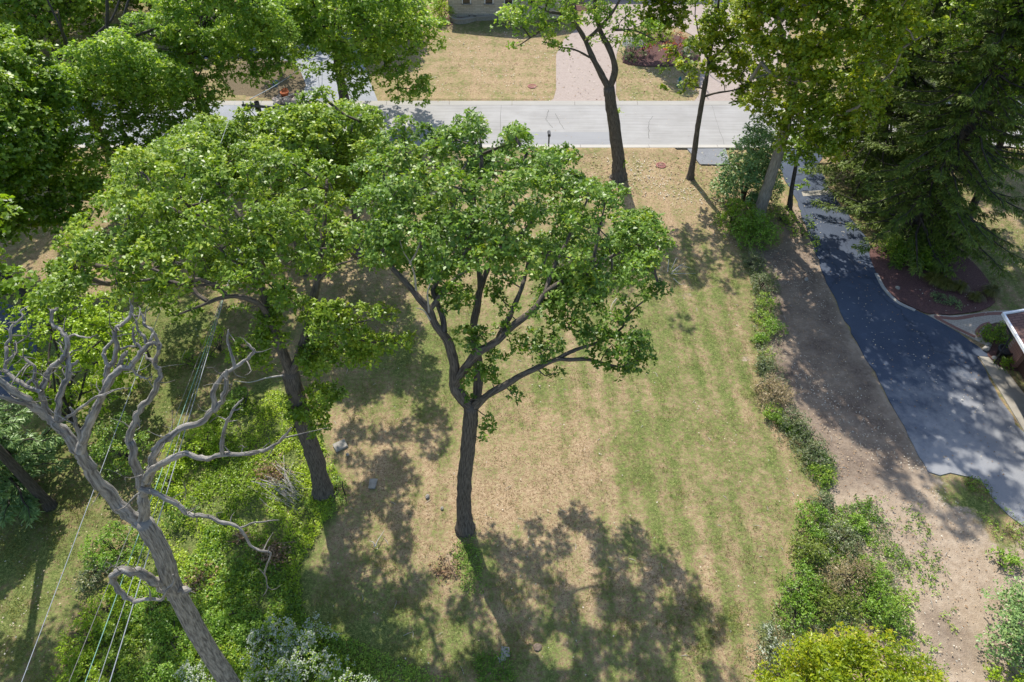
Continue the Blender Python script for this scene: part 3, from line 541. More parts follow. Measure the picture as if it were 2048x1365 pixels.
mbp = MB(); mbp.lathe(pt, [(.26, 0), (.34, .38), (.38, .45), (.38, .5), (.32, .5), (.3, .42)], 20); mbp.build('pot', BLACKP, tp, True); MB().lathe(pt + [0, 0, .36], [(.28, 0), (.28, .03)], 16).build('potting_soil', MULCH, tp)
def rock(name, label, p, s, m, group=None, seed=0, cat='rock'):
    rg = np.random.default_rng(seed); mb_ = MB(); n = 9; prof = [(.15, 0), (.8, .05), (1, .35), (.85, .7), (.45, .92), (.1, 1)]; mb_.lathe((0, 0, 0), prof, n); V = np.array(mb_.V); V = V * [s[0] / 2, s[1] / 2, s[2]] * (1 + rg.normal(0, .09, V.shape)); a = rg.uniform(0, 6); V = np.stack([V[:, 0] * math.cos(a) - V[:, 1] * math.sin(a), V[:, 0] * math.sin(a) + V[:, 1] * math.cos(a), V[:, 2] - .02], 1)
    o = pym(name, V, mb_.F, m); o.location = tuple(p); return tag(o, label, cat, group)
rock('stone', 'pale stone nearest the asphalt, left of the black pot', G(1971, 700) + [0, 0, .03], (.4, .33, .22), STONE, seed=3, cat='stone'); rock('stone', 'pale stone just behind its twin at the bed corner', G(1975, 693) + [0, 0, .03], (.36, .3, .2), STONE, seed=4, cat='stone')
rock('stone', 'small pale stone by the round shrub and apron', G(1988, 718) + [0, 0, .03], (.3, .25, .16), STONE, seed=5, cat='stone')
# ------------------------------------------------------------------ trees
rg = np.random.default_rng(11)
# --- centre oak
Yc = 14.6
trunk = ([(930, 1055, 14.3), (928, 1010, 14.35), (929, 955, 14.4), (935, 900, 14.5), (940, 850, 14.6), (943, 812, 14.7)], .3, .26)
limbs = [trunk,
 ([(943, 818, 14.7), (919, 789, 14.8), (909, 768, 14.9), (909, 734, 15), (902, 703, 15.1), (892, 676, 15.2), (872, 652, 15.3), (858, 621, 15.5), (830, 587, 15.8), (803, 556, 16.2), (779, 529, 16.6), (762, 494, 17)], .22, .06),
 ([(912, 765, 14.9), (933, 734, 14.8), (954, 707, 14.8), (978, 693, 14.9), (998, 679, 15), (1022, 655, 15.2), (1049, 635, 15.4), (1073, 614, 15.6), (1090, 587, 15.9), (1121, 566, 16.2), (1159, 549, 16.5), (1210, 520, 17)], .17, .05),
 ([(996, 680, 15), (1015, 642, 15.6), (1029, 611, 16), (1043, 577, 16.4), (1053, 539, 17), (1065, 480, 17.6)], .11, .04),
 ([(946, 818, 14.8), (954, 792, 15), (957, 751, 15.3), (954, 710, 15.8), (947, 655, 16.3), (954, 614, 16.7), (960, 580, 17.1), (978, 532, 17.6), (988, 512, 17.9), (1015, 488, 18.2), (1046, 464, 18.5), (1085, 420, 19)], .19, .05),
 ([(948, 815, 14.7), (974, 792, 14.5), (1008, 772, 14.4), (1043, 751, 14.4), (1073, 737, 14.4), (1111, 720, 14.5), (1138, 720, 14.5), (1173, 719, 14.5), (1207, 727, 14.4), (1240, 735, 14.3)], .15, .035),
 ([(1108, 722, 14.5), (1135, 707, 14.7), (1160, 697, 14.9), (1210, 680, 15), (1245, 655, 15.1), (1248, 642, 15.2), (1268, 618, 15.4), (1305, 590, 15.6)], .07, .02),
 ([(858, 623, 15.5), (885, 587, 15.9), (913, 556, 16.3), (937, 529, 16.7), (933, 491, 17), (940, 430, 17.5), (950, 370, 18)], .09, .03),
 ([(889, 665, 15.2), (885, 635, 15.6), (872, 600, 16), (866, 580, 16.3), (878, 555, 16.6), (872, 529, 16.9), (844, 501, 17.2), (841, 470, 17.4), (825, 420, 17.9)], .1, .03),
 ([(960, 580, 17.1), (955, 520, 17.6), (930, 460, 18.2), (900, 400, 18.7), (880, 340, 19.2)], .09, .03),
 ([(1090, 587, 15.9), (1105, 540, 16.6), (1130, 490, 17.3), (1160, 430, 18), (1180, 390, 18.5)], .08, .03)]
poly = [(705, 470), (725, 400), (705, 340), (740, 285), (800, 250), (880, 268), (960, 252), (1030, 270), (1060, 305), (1140, 318), (1190, 360), (1240, 385), (1262, 440), (1330, 455), (1345, 500), (1310, 540), (1240, 560), (1200, 590), (1110, 590), (1060, 560), (1030, 520), (960, 520), (930, 560), (870, 560), (820, 530), (770, 540), (730, 520)]
cl = poly_clumps(poly, 150, (-.1, 17.4, 11.8), (5.3, 4.9, 4.6), rg, .6, (.25, .58), 1.0); cl = behind(cl, 100, (-.1, 17.2, 11.2), (5.6, 5.6, 4.8), rg)
ex = np.vstack([CL((1260, 700, 14.3, .6), (1225, 690, 14.5, .55), (1280, 720, 14.2, .5), (1190, 672, 14.8, .5), (1240, 742, 14.3, .4), (1160, 665, 15, .45), (1275, 680, 14.4, .5), (1205, 715, 14.4, .4), (1110, 690, 14.6, .35), (1080, 705, 14.6, .4), (1090, 752, 14.3, .2), (1120, 745, 14.4, .2),
  (1290, 590, 15.6, .35), (1320, 580, 15.7, .35), (1262, 622, 15.4, .3), (1240, 600, 15.6, .25), (1250, 640, 15.2, .25), (1030, 790, 14.2, .3), (975, 835, 14.3, .22), (970, 858, 14.3, .24), (968, 880, 14.3, .18), (980, 850, 14.2, .2), (940, 690, 14.6, .35), (930, 675, 14.9, .4), (960, 670, 15, .35), (975, 740, 14.7, .35), (955, 745, 14.6, .35), (985, 760, 14.7, .3), (935, 770, 14.5, .25), (1000, 660, 15, .3),
  (940, 800, 14.4, .2), (990, 715, 14.7, .35), (1040, 690, 15, .4), (1065, 680, 15.1, .4), (1020, 620, 15.4, .3), (900, 585, 15.8, .4), (925, 600, 15.8, .35), (985, 585, 16.6, .3), (1000, 595, 16.5, .25), (1080, 620, 15.5, .45), (1120, 610, 15.5, .5), (1150, 640, 15.2, .5), (1120, 650, 15.2, .4), (1190, 610, 15.5, .45), (1165, 590, 15.9, .45), (900, 620, 15.6, .3), (870, 540, 16.5, .4), (800, 500, 16.8, .4), (1220, 640, 15.1, .4)), spray([(1230, 470), (1270, 480), (1300, 485)], 17, 10, (.35, .5), rg, .4), spray([(880, 560), (950, 540), (1050, 560), (1150, 560), (1220, 560)], 16.6, 22, (.3, .5), rg, .4)])
leaf_tree('oak_tree', 'large forked oak standing alone in the centre of the lawn', 'tree', G(930, 1057), limbs, cl, (BARK, OAK), seed=2, extra_cl=ex, per=165, L=.145, W=.085)
# --- left oak
limbs = [([(648, 975, 15.9), (630, 917, 15.95), (609, 854, 16), (595, 799, 16.1), (580, 745, 16.2)], .36, .3),
 ([(580, 745, 16.2), (566, 708, 16.3), (556, 680, 16.4), (545, 650, 16.6), (534, 621, 16.8), (525, 580, 17.1), (520, 540, 17.4), (512, 480, 18), (500, 420, 18.6)], .2, .06),
 ([(583, 745, 16.2), (597, 718, 16.3), (607, 688, 16.4), (616, 655, 16.6), (626, 604, 16.9), (633, 570, 17.1), (643, 501, 17.6), (650, 430, 18.3), (655, 360, 19)], .19, .05),
 ([(540, 640, 16.6), (520, 610, 16.5), (479, 594, 16.3), (441, 597, 16.1), (404, 611, 16), (360, 628, 15.9)], .12, .03),
 ([(420, 606, 16.1), (395, 590, 16.3), (380, 573, 16.5), (342, 563, 16.8), (315, 542, 17), (267, 529, 17.2), (210, 505, 17.5)], .08, .03),
 ([(520, 560, 17.2), (470, 500, 17.8), (420, 460, 18.2), (350, 420, 18.7), (280, 390, 19.2)], .09, .03),
 ([(512, 480, 18), (470, 420, 18.7), (430, 360, 19.4), (400, 300, 20.2)], .08, .03),
 ([(633, 565, 17.1), (665, 535, 17.2), (695, 524, 17.2), (730, 512, 17.3)], .06, .02),
 ([(606, 690, 16.4), (650, 670, 16), (700, 650, 15.8), (760, 635, 15.6)], .06, .02),
 ([(460, 594, 16.2), (400, 560, 16.4), (300, 560, 16.6), (200, 570, 16.8), (140, 560, 17)], .07, .02)]
poly = [(95, 590), (100, 540), (160, 470), (155, 420), (215, 390), (250, 330), (330, 290), (400, 260), (520, 300), (600, 330), (680, 330), (705, 400), (690, 470), (690, 540), (650, 590), (600, 600), (520, 590), (470, 570), (400, 570), (350, 600), (300, 590), (240, 600), (180, 610), (130, 620)]
cl = poly_clumps(poly, 180, (-10.3, 18.6, 11.2), (7.0, 5.6, 4.6), rg, .6, (.25, .6), 1.0); cl = behind(cl, 85, (-9.8, 18.2, 10.8), (7.4, 6, 4.8), rg)
ex = np.vstack([spray([(560, 640), (520, 670), (510, 740)], 16.5, 14, (.3, .5), rg, .35), spray([(640, 620), (650, 680), (640, 760), (650, 840)], 16, 34, (.3, .5), rg, .4), spray([(680, 640), (720, 680), (690, 720)], 15.8, 16, (.3, .5), rg, .35), CL((760, 625, 15.6, .35), (785, 630, 15.6, .3), (800, 690, 15.4, .35), (820, 680, 15.4, .25), (775, 680, 15.5, .3), (390, 625, 16, .35), (350, 632, 16, .3), (590, 610, 16.8, .5), (560, 600, 17, .5), (620, 640, 16.8, .5), (480, 620, 16.3, .25)), spray([(590, 860), (580, 800), (620, 850)], 16, 8, (.15, .28), rg, .2)])
leaf_tree('oak_tree', 'broad oak with leafy trunk between the dead tree and the central oak', 'tree', G(648, 985), limbs, cl, (BARK, OAK2), seed=3, extra_cl=ex, per=165, L=.145, W=.085)
# --- oak behind them
b = G(716, 500); limbs = [([(716, 495, b[1]), (712, 440, b[1]), (708, 390, b[1] + .2)], .28, .2), ([(708, 392, b[1] + .2), (690, 350, b[1] + .4), (670, 300, b[1] + .8), (640, 260, b[1] + 1.2)], .15, .05), ([(708, 392, b[1] + .2), (715, 340, b[1]), (700, 290, b[1] + .6), (705, 250, b[1] + 1)], .14, .05), ([(690, 350, b[1] + .4), (620, 320, b[1]), (560, 300, b[1])], .1, .04)]
poly = [(340, 300), (360, 260), (430, 240), (520, 225), (600, 232), (640, 212), (700, 222), (745, 240), (765, 300), (730, 380), (660, 420), (560, 400), (460, 380), (390, 350)]
cl = poly_clumps(poly, 200, (-10.5, b[1] + .5, 8.2), (7.5, 4.5, 3.6), rg, .6, (.4, .8), .8); cl = np.vstack([behind(cl, 90, (-11, b[1] + .5, 8.2), (8.5, 5.5, 4), rg), behind(poly_clumps([(200, 360), (260, 320), (360, 300), (420, 340), (420, 420), (260, 440)], 50, (-16, 29.5, 8.5), (5.5, 4.5, 3.5), rg, .4, (.4, .8), .8), 40, (-16, 29.5, 8.5), (5.5, 4.5, 3.5), rg), above(40, (-8.4, 27.3, 10), (2.8, 3, 2.5), rg, (.4, .7), 340)])  # last clumps added to the crown for the shadow they throw
leaf_tree('oak_tree', 'oak behind the broad oak with its crown reaching to the street', 'tree', b, limbs, cl, (BARK, OAK2), seed=4, per=100, L=.18, W=.11)
# --- generic tree with rays of limbs
def auto_tree(name, label, bx, by, th, topY, poly, C, Rr, n, mats, seed, L=.2, W=.12, per=60, tr=.3, front=.55, rr=(.6, 1.1), k=6, group=None, lean=(0, 0), nl=6, spread=(0, .7), base=None, cat='tree', forkz=None):
    rgl = np.random.default_rng(seed); b = G(bx, by) if base is None else np.array([*base, 0.]); C = np.array(C, float); Rr = np.array(Rr, float)
    f = b + [lean[0], lean[1], th]; limbs = [([list(b), list(b + [lean[0] * .3, lean[1] * .3, th * .45]), list(f)], tr, tr * .75)]
    for i in range(nl):
        a = 2 * math.pi * (i + rgl.uniform(-.3, .3)) / nl; e = C + Rr * np.array([math.cos(a) * .7, math.sin(a) * .7, rgl.uniform(-.1, .5)]); m1 = f * .65 + e * .35 + [0, 0, .6] + rgl.normal(0, .3, 3); m2 = f * .3 + e * .7 + rgl.normal(0, .3, 3)
        limbs.append(([list(f - [0, 0, .3]), list(m1), list(m2), list(e)], tr * .45, .04))
    limbs.append(([list(f - [0, 0, .3]), list(f * .5 + C * .5 + rgl.normal(0, .2, 3)), list(C + [0, 0, Rr[2] * .6])], tr * .6, .05))
    if poly: cl = poly_clumps(poly, n, C, Rr, rgl, front, rr, .65)
    else:
        d = unit(rgl.normal(size=(n, 3)) + [0, 0, .15]); q = rgl.uniform(.3, 1, (n, 1)) ** .45; cl = np.hstack([C + d * q * Rr, rgl.uniform(*rr, (n, 1))]); cl = cl[cl[:, 2] > 1]
    return leaf_tree(name, label, cat, b, limbs, cl, mats, L=L, W=W, k=k, per=per, seed=seed, group=group, spread=spread)
auto_tree('oak_tree', 'dark crowned oak on the left, lower trunk visible beside the near kerb', 232, 338, 5, 0, [(95, 170), (150, 110), (250, 80), (330, 130), (400, 190), (430, 240), (400, 280), (300, 300), (240, 330), (200, 380), (130, 380), (90, 300)], (-23, 43, 10.5), (7.5, 6, 5.5), 165, (BARKD, DULL), 21, tr=.32, L=.21, W=.125, per=62)
auto_tree('oak_tree', 'tall spreading oak beside the utility pole with limbs over the street', 430, 288, 6, 0, [(250, 40), (330, -20), (480, -40), (560, 20), (590, 90), (540, 160), (440, 160), (440, 200), (400, 230), (300, 170), (240, 110)], (-17.5, 47, 12.5), (8.5, 6.5, 6), 185, (BARKD, DULL), 22, tr=.36, L=.21, W=.125, per=62, nl=8)
auto_tree('oak_tree', 'oak with several dark stems over the far kerb left of the front lawn', 690, 206, 5, 0, [(560, 0), (620, -60), (760, -60), (840, -20), (870, 60), (850, 130), (875, 190), (800, 200), (760, 170), (700, 190), (660, 140), (610, 160), (530, 100), (530, 60)], (-13, 51, 10.5), (8.5, 6, 7), 205, (BARKD, DULL), 23, tr=.35, L=.26, W=.15, per=40, nl=8)
auto_tree('maple_tree', 'deep green maple with forked trunk at the left edge', 62, 605, 3.2, 0, [(-160, 80), (0, 90), (60, 130), (130, 160), (160, 260), (220, 330), (210, 420), (140, 470), (60, 450), (0, 480), (-160, 480)], (-31, 30.5, 8.5), (7, 6, 5.8), 235, (BARKD, MAPLE), 24, tr=.3, L=.22, W=.17, per=60, lean=(-1.4, .3), rr=(.6, 1.0))
auto_tree('maple_tree', 'tall deep green tree behind the left-edge maple', -40, 330, 4, 0, [(-200, 60), (0, 70), (90, 100), (140, 200), (100, 260), (-200, 260)], (-38, 43, 11), (8, 6, 6.5), 170, (BARKD, MAPLE), 25, tr=.35, L=.28, W=.2, per=40)
for i, (x, Y, z, r, h, mt, lab) in enumerate([(-46, 74, 6.5, 9, 7, OAK2, 'light green tree in the far top left corner'), (-33, 70, 6, 8, 6.5, OAK2, 'light green rounded tree second from the far top left corner'), (-22, 73, 6, 8, 6.5, MAPLE, 'mid green tree behind the tall spreading oak at the top'), (-13, 66.5, 5, 3.6, 4.8, MAPLE, 'bright green tree beside the limestone house corner'), (-40, 60, 6, 7, 6, DULL, 'bushy dull green tree across the street at far left'), (-28, 88, 6, 9, 7, OAK2, 'pale far tree on the top edge left of the houses'), (-14, 92, 6, 8, 7, MAPLE, 'dark far tree on the top edge beside the stone house')]):
    auto_tree('background_tree', lab, 0, 0, 2.5, 0, None, (x, Y, z), (r, r * .8, h), 150, (BARKD, mt), 40 + i, tr=.25, L=.34, W=.24, per=22, rr=(1, 1.7), base=(x, Y), group='trees beyond the street', k=5)
auto_tree('small_tree', 'small dark tree in the leafy bed across the street', 562, 148, 2, 0, None, (G(562, 148)[0], 57.5, 4.2), (2.2, 2.2, 2.2), 30, (BARKD, DULL), 55, tr=.12, L=.22, W=.14, per=30, rr=(.5, .8), nl=4)
# --- tree by the street (t3)
Yt = 40.8; limbs = [([(1237, 355, Yt), (1237, 320, Yt), (1228, 250, Yt), (1222, 210, Yt), (1218, 175, Yt)], .42, .36), ([(1219, 180, Yt), (1203, 150, Yt), (1185, 115, Yt), (1165, 70, Yt + .5), (1135, 32, Yt + .5), (1100, 25, Yt)], .22, .07), ([(1219, 178, Yt), (1230, 140, Yt), (1220, 100, Yt), (1200, 60, Yt + .3), (1190, 0, Yt + 1), (1185, -60, Yt + 1.5)], .22, .08), ([(1172, 82, Yt + .3), (1195, 60, Yt), (1225, 25, Yt), (1250, -20, Yt)], .13, .05), ([(1185, 118, Yt), (1150, 100, Yt - .5), (1120, 95, Yt - 1), (1090, 85, Yt - 1.3)], .07, .03), ([(1140, 34, Yt + .5), (1100, 50, Yt), (1070, 70, Yt), (1040, 90, Yt)], .08, .03), ([(1225, 60, Yt), (1270, 62, Yt - .5), (1310, 80, Yt - .6)], .08, .03), ([(1190, 0, Yt + 1), (1150, -40, Yt + 1), (1100, -60, Yt + 1)], .08, .03), ([(1190, 0, Yt + 1), (1260, -60, Yt + 1), (1320, -80, Yt + 1)], .08, .03)]
cl = np.vstack([CL((1090, 88, 39.5, .45), (1110, 95, 39.6, .4), (1130, 100, 39.8, .4), (1035, 92, 40.8, .35), (1020, 95, 40.8, .3), (1060, 75, 40.8, .35), (1045, 55, 40.8, .4), (1220, 60, 41, .5), (1240, 45, 41, .6), (1230, 90, 41, .4), (1245, 80, 41, .4), (1215, 75, 41, .4), (1240, 225, 40.6, .2), (1248, 327, 40.5, .2)), spray([(1040, 20), (1100, 20), (1180, 30), (1250, 15)], 41, 40, (.5, .8), rg, .8), spray([(1060, -50), (1150, -60), (1250, -50), (1320, -60)], 42, 45, (.6, .9), rg, 1.3), spray([(1270, 62), (1310, 85)], 40.4, 6, (.3, .5), rg, .3)])
leaf_tree('street_tree', 'thick trunked tree leaning over the street in front of the paved drive', 'tree', G(1237, 356), limbs, cl, (BARK, DULL), seed=6, per=42, L=.22, W=.13, k=5)
# --- slim tree (t4)
limbs = [([(1380, 355, Yt), (1388, 310, Yt), (1396, 250, Yt), (1404, 205, Yt), (1412, 160, Yt)], .2, .15), ([(1412, 162, Yt), (1420, 110, Yt), (1432, 50, Yt), (1440, -20, Yt)], .13, .05), ([(1402, 196, Yt), (1430, 187, Yt - .4), (1470, 180, Yt - .8), (1500, 165, Yt - .8)], .08, .03), ([(1414, 130, Yt), (1450, 95, Yt), (1480, 60, Yt)], .07, .03), ([(1416, 120, Yt), (1400, 80, Yt), (1390, 30, Yt)], .06, .03)]
cl = np.vstack([spray([(1385, 175), (1400, 120), (1410, 60), (1420, 0)], 40.6, 50, (.35, .6), rg, .75), spray([(1450, 120), (1480, 80), (1480, 20)], 40.8, 46, (.4, .65), rg, .8), spray([(1470, 185), (1500, 170)], 40, 16, (.3, .5), rg, .4), CL((1372, 170, 40.6, .4), (1365, 185, 40.5, .25), (1445, 160, 40.5, .4), (1460, 150, 40.5, .4))])
leaf_tree('slim_tree', 'slim light green maple beside the near kerb right of the thick trunk', 'tree', G(1380, 356), limbs, cl, (BARK, MAPLE2), seed=7, per=60, L=.22, W=.16, k=5)
auto_tree('yellow_green_tree', 'yellow green tree behind the planted island across the street', 1318, 78, 4.5, 0, [(1278, 40), (1290, -30), (1330, -60), (1375, -20), (1372, 40), (1350, 60), (1310, 62)], (G(1318, 78)[0] - .3, 61.5, 8.5), (3, 2.6, 3.4), 60, (BARKD, MAPLE2), 57, tr=.14, L=.3, W=.2, per=34, nl=4)
# --- pale trunked maple
b = G(1514, 436); Yp = b[1]
limbs = [([(1514, 436, Yp), (1535, 375, Yp), (1556, 310, Yp), (1572, 250, Yp + .1), (1582, 200, Yp + .2), (1582, 145, Yp + .4)], .37, .24), ([(1582, 148, Yp + .4), (1565, 70, Yp + .4), (1548, 20, Yp + .4), (1530, -50, Yp + .4)], .18, .06), ([(1583, 185, Yp + .2), (1610, 140, Yp), (1640, 90, Yp), (1670, 30, Yp), (1690, -40, Yp)], .18, .06), ([(1575, 240, Yp), (1620, 200, Yp - .5), (1660, 180, Yp - 1), (1700, 170, Yp - 1.2)], .1, .03), ([(1582, 170, Yp), (1540, 150, Yp - .5), (1500, 160, Yp - 1)], .08, .03), ([(1640, 90, Yp), (1720, 60, Yp - .5), (1780, 50, Yp - .8)], .09, .04)]
poly = [(1480, 40), (1500, -60), (1620, -120), (1760, -60), (1850, -20), (1860, 60), (1800, 130), (1760, 180), (1740, 260), (1680, 310), (1620, 330), (1560, 300), (1520, 250), (1500, 190), (1520, 120)]
cl = poly_clumps(poly, 215, (17.8, Yp - .3, 14.5), (6, 5, 8), rg, .6, (.5, .85), .65); cl = behind(cl, 90, (17.8, Yp - .3, 14.5), (6.5, 5.5, 8), rg, (.5, .8)); cl = np.vstack([cl, above(150, (17, Yp - .5, 18), (7.5, 6, 6.5), rg)])  # unseen top of the crown broadened to shade the drive
leaf_tree('maple_tree', 'tall maple with pale sunlit lower trunk at the top of the asphalt drive', 'tree', b, limbs, cl, (BARKP, MAPLE2), seed=8, per=62, L=.21, W=.15, k=6)
b = G(1577, 417); limbs = [([(1577, 415, b[1]), (1583, 380, b[1]), (1592, 330, b[1]), (1598, 290, b[1])], .15, .09), ([(1598, 292, b[1]), (1615, 260, b[1]), (1640, 240, b[1])], .07, .03)]
leaf_tree('young_tree', 'thin dark young tree leaning right just behind the pale trunk', 'tree', b, limbs, np.vstack([spray([(1600, 300), (1620, 270), (1640, 250)], b[1], 22, (.35, .6), rg, .7), CL((1600, 375, b[1], .3), (1605, 350, b[1], .35), (1612, 365, b[1], .25))]), (BARKD, MAPLE), seed=9, per=50, L=.2, W=.14)
# --- leaning tree right
b = G(1934, 440); limbs = [([(1934, 440, b[1]), (1958, 385, b[1]), (1990, 320, b[1]), (2005, 270, b[1]), (2012, 215, b[1])], .24, .17), ([(2012, 218, b[1]), (2005, 160, b[1]), (1985, 110, b[1]), (1960, 60, b[1])], .12, .04), ([(2012, 218, b[1]), (2035, 150, b[1]), (2050, 80, b[1])], .12, .04), ([(1992, 318, b[1]), (2030, 310, b[1]), (2060, 305, b[1])], .05, .02)]
poly = [(1880, 20), (1960, -60), (2150, -60), (2150, 340), (2060, 330), (2010, 300), (1990, 230), (1930, 180), (1890, 100)]
cl = poly_clumps(poly, 120, (27.5, b[1] + .5, 11), (6, 4.5, 6), rg, .5, (.5, .9), .65)
leaf_tree('leaning_tree', 'dark leaning trunk with airy light green crown at the right edge', 'tree', b, limbs, cl, (BARKD, OAK2), seed=10, per=34, L=.2, W=.11)
auto_tree('background_tree', 'yellowish tree at the far top right corner', 0, 0, 3, 0, None, (52, 66, 6), (8, 7, 6), 90, (BARKD, MAPLE2), 61, tr=.25, L=.34, W=.24, per=20, rr=(1, 1.6), base=(52, 66), group='trees beyond the street')
auto_tree('background_tree', 'dark tree across the street behind the spruces', 0, 0, 3, 0, None, (36, 62, 6.5), (8, 6, 6.5), 110, (BARKD, MAPLE), 62, tr=.25, L=.34, W=.24, per=20, rr=(1, 1.6), base=(36, 62), group='trees beyond the street')
# --- off-frame tree at the left whose trunk foot shows
b = G(101, 1012); auto_tree('shade_tree', 'tree at the left edge whose straight trunk stands on the shaded grass', 0, 0, 8.5, 0, None, (b[0] + .2, b[1] - .8, 12.3), (5.2, 5.2, 3.8), 150, (BARKD, MAPLE), 63, tr=.2, L=.2, W=.13, per=60, rr=(.5, .9), base=b[:2])
b2 = (-17.8, 5.2); auto_tree('shade_tree', 'leafy tree at the lower left edge reaching into the picture', 0, 0, 4, 0, None, (-18.9, 6.8, 7), (3.2, 3.6, 3.4), 80, (BARKD, MAPLE), 64, tr=.2, L=.17, W=.11, per=80, rr=(.4, .7), base=b2)
# --- spruces
def spruce(label, bx, by, H_, R0, seed, mt=SPRUCE, base=None, z0=1.0, dens=1.0, name='spruce_tree'):
    rgs = np.random.default_rng(seed); b = G(bx, by) if base is None else np.array([*base, 0.]); t = thing(name, label, 'tree', b); tb = Tubes(seed)
    zz = np.linspace(-.1, H_, 22); P = np.stack([b[0] + .04 * np.sin(zz), b[1] + .04 * np.cos(zz * 1.3), zz], 1); tb.add(P, np.linspace(.34 * H_ / 18, .02, 22), 10, .04); br = tb; Cs = []; Ds = []; Ls = []; z = z0
    while z < H_ - .3:
        fr = (z - z0) / (H_ - z0); rl = R0 * (1 - fr) ** .85 * rgs.uniform(.8, 1.12) + .25; nb = rgs.integers(3, 8)
        for i in range(nb):
            a = rgs.uniform(0, 6.28); l = rl * rgs.uniform(.5, 1.25); d = np.array([math.cos(a), math.sin(a), 0]); q = np.linspace(0, 1, 7)[:, None]
            Q = np.array([b[0], b[1], z]) + d * q * l + np.array([0, 0, 1]) * (-rgs.uniform(.15, .5) * l * q ** 1.3 + .2 * l * q ** 3) + rgs.normal(0, .07, (7, 3)) * (q > 0); br.add(Q, np.linspace(.045 + .01 * l, .008, 7), 4, .03)
            m = int(l * 19 * dens); s = rgs.uniform(.12, 1, m) ** .8; Pp = np.array([Q[int(v * 5.99)] + (Q[int(v * 5.99) + 1] - Q[int(v * 5.99)]) * (v * 5.99 % 1) for v in s]); side = np.cross(d, [0, 0, 1.]); sg = rgs.choice([-1, 1], m)[:, None]
            D = unit(d * rgs.uniform(.3, .9, (m, 1)) + side * sg * rgs.uniform(.3, 1, (m, 1)) + np.array([0, 0, -1]) * rgs.uniform(.1, .9, (m, 1))); le = (.3 + .6 * (1 - s)) * rgs.uniform(.7, 1.3, m) * (.6 + .1 * l)
            Cs.append(Pp); Ds.append(D); Ls.append(le)
        z += rgs.uniform(.2, .36)
    br.build('trunk', BARKD, t); C = np.vstack(Cs); D = np.vstack(Ds); Lq = np.concatenate(Ls); V = []; m = len(C); TT = []; Fo = []; off = 0
    for k in range(5):
        s = rgs.uniform(0, .8, (m, 1)); side = unit(np.cross(D, [0, 0, 1.])); P0 = C + D * s * Lq[:, None]; D1 = unit(D + side * rgs.uniform(-.9, .9, (m, 1)) + rgs.normal(0, .15, (m, 3)))
        v, f = leaf_quads(P0, D1, unit(np.array([[0, 0, 1.]]) + rgs.normal(0, .5, (m, 3))), .24 * rgs.uniform(.7, 1.3, m), np.full(m, .05), .1); V.append(v); Fo.append(f + off); off += len(v); TT.append(np.repeat(np.clip(rgs.uniform(0, .7, m) + .3 * s[:, 0], 0, 1), 4))
    quads('crown', np.vstack(V), np.vstack(Fo), mt, t, t=np.concatenate(TT)); return t
spruce('large dark spruce overhanging the middle of the asphalt drive', 1815, 468, 23, 5.3, 71, dens=1.15)
spruce('dark spruce nearer the street behind the large one', 1725, 352, 20, 5.0, 72)
spruce('spruce on the right behind the leaning trunk', 1905, 300, 20, 3.7, 73)
spruce('low blue green spruce on the left below the dead tree', 42, 965, 6.8, 2.5, 74, mt=BLUEG, dens=1.5)
# ------------------------------------------------------------------ dead tree
dt = thing('dead_tree', 'bare dead oak with twisted grey branches in the lower left', 'tree', (-9.05, 7.0, 0)); tb = Tubes(90)
P = [np.array([-9.05, 7, -.1]), np.array([-9.05, 7, .3]), AY(458, 1365, 7), AY(404, 1281, 7), AY(363, 1206, 7), AY(342, 1165, 7.02), AY(328, 1117, 7.05), AY(308, 1076, 7.1), AY(288, 1046, 7.15)]
Q = resample(np.array(P), 6); Lg = np.concatenate([[0], np.cumsum(np.linalg.norm(np.diff(Q, axis=0), axis=1))]); tb.add(Q, (.31 - .13 * Lg / Lg[-1]) * (1 + .35 * np.exp(-Lg / .5)), 18, .035)
rgj = np.random.default_rng(12); DLP = []
def dl(pts, y0, y1, r0, r1, sides=9):
    n = len(pts); r0 *= .6; r1 *= .6; P = np.array([AY(p[0], p[1], y0 + (y1 - y0) * i / (n - 1)) for i, p in enumerate(pts)]); Q = resample(P, 5); m = len(Q)
    j = rgj.normal(0, 1, (m, 3)); j = (j + np.roll(j, 1, 0)) * .5 * (.006 + .13 * min(r0, .12)); j[0] = 0; Q = Q + j; q = np.linspace(0, 1, m); rad = (r0 + (r1 - r0) * q) * (1 + rgj.normal(0, .075, m)); rad[-2:] *= [.85, .6]; tb.add(Q, rad, sides, .08); DLP.extend([(Q[i], rad[i]) for i in range(m // 3, m)])
dl([(306, 1085), (292, 1056), (267, 1036), (239, 1014), (205, 977), (178, 936), (158, 905), (150, 891), (127, 864), (103, 843)], 7.12, 7.6, .245, .15, 12)
dl([(160, 905), (168, 878), (178, 847), (198, 806), (212, 772), (233, 744), (263, 731), (284, 703), (300, 690), (322, 690)], 7.3, 8, .15, .05)
dl([(292, 688), (289, 673), (276, 661), (272, 640)], 8, 8.2, .05, .025); dl([(284, 700), (272, 686), (266, 673), (267, 653)], 8, 8.2, .05, .03); dl([(298, 690), (304, 673), (307, 663)], 8, 8.1, .045, .03)
dl([(318, 700), (315, 685), (304, 660), (290, 650), (290, 633)], 8.1, 8.4, .06, .03); dl([(290, 648), (285, 636), (281, 625), (279, 613)], 8.3, 8.5, .035, .018)
dl([(208, 785), (212, 763), (214, 740), (232, 716), (232, 680), (231, 661), (246, 646), (262, 631), (264, 611)], 7.7, 8.5, .09, .045); dl([(219, 733), (207, 711), (214, 693), (231, 677)], 7.9, 8.2, .06, .04); dl([(236, 738), (246, 713), (255, 702)], 7.8, 7.9, .07, .05); dl([(261, 737), (279, 753), (292, 757), (305, 754)], 7.8, 7.6, .035, .015)
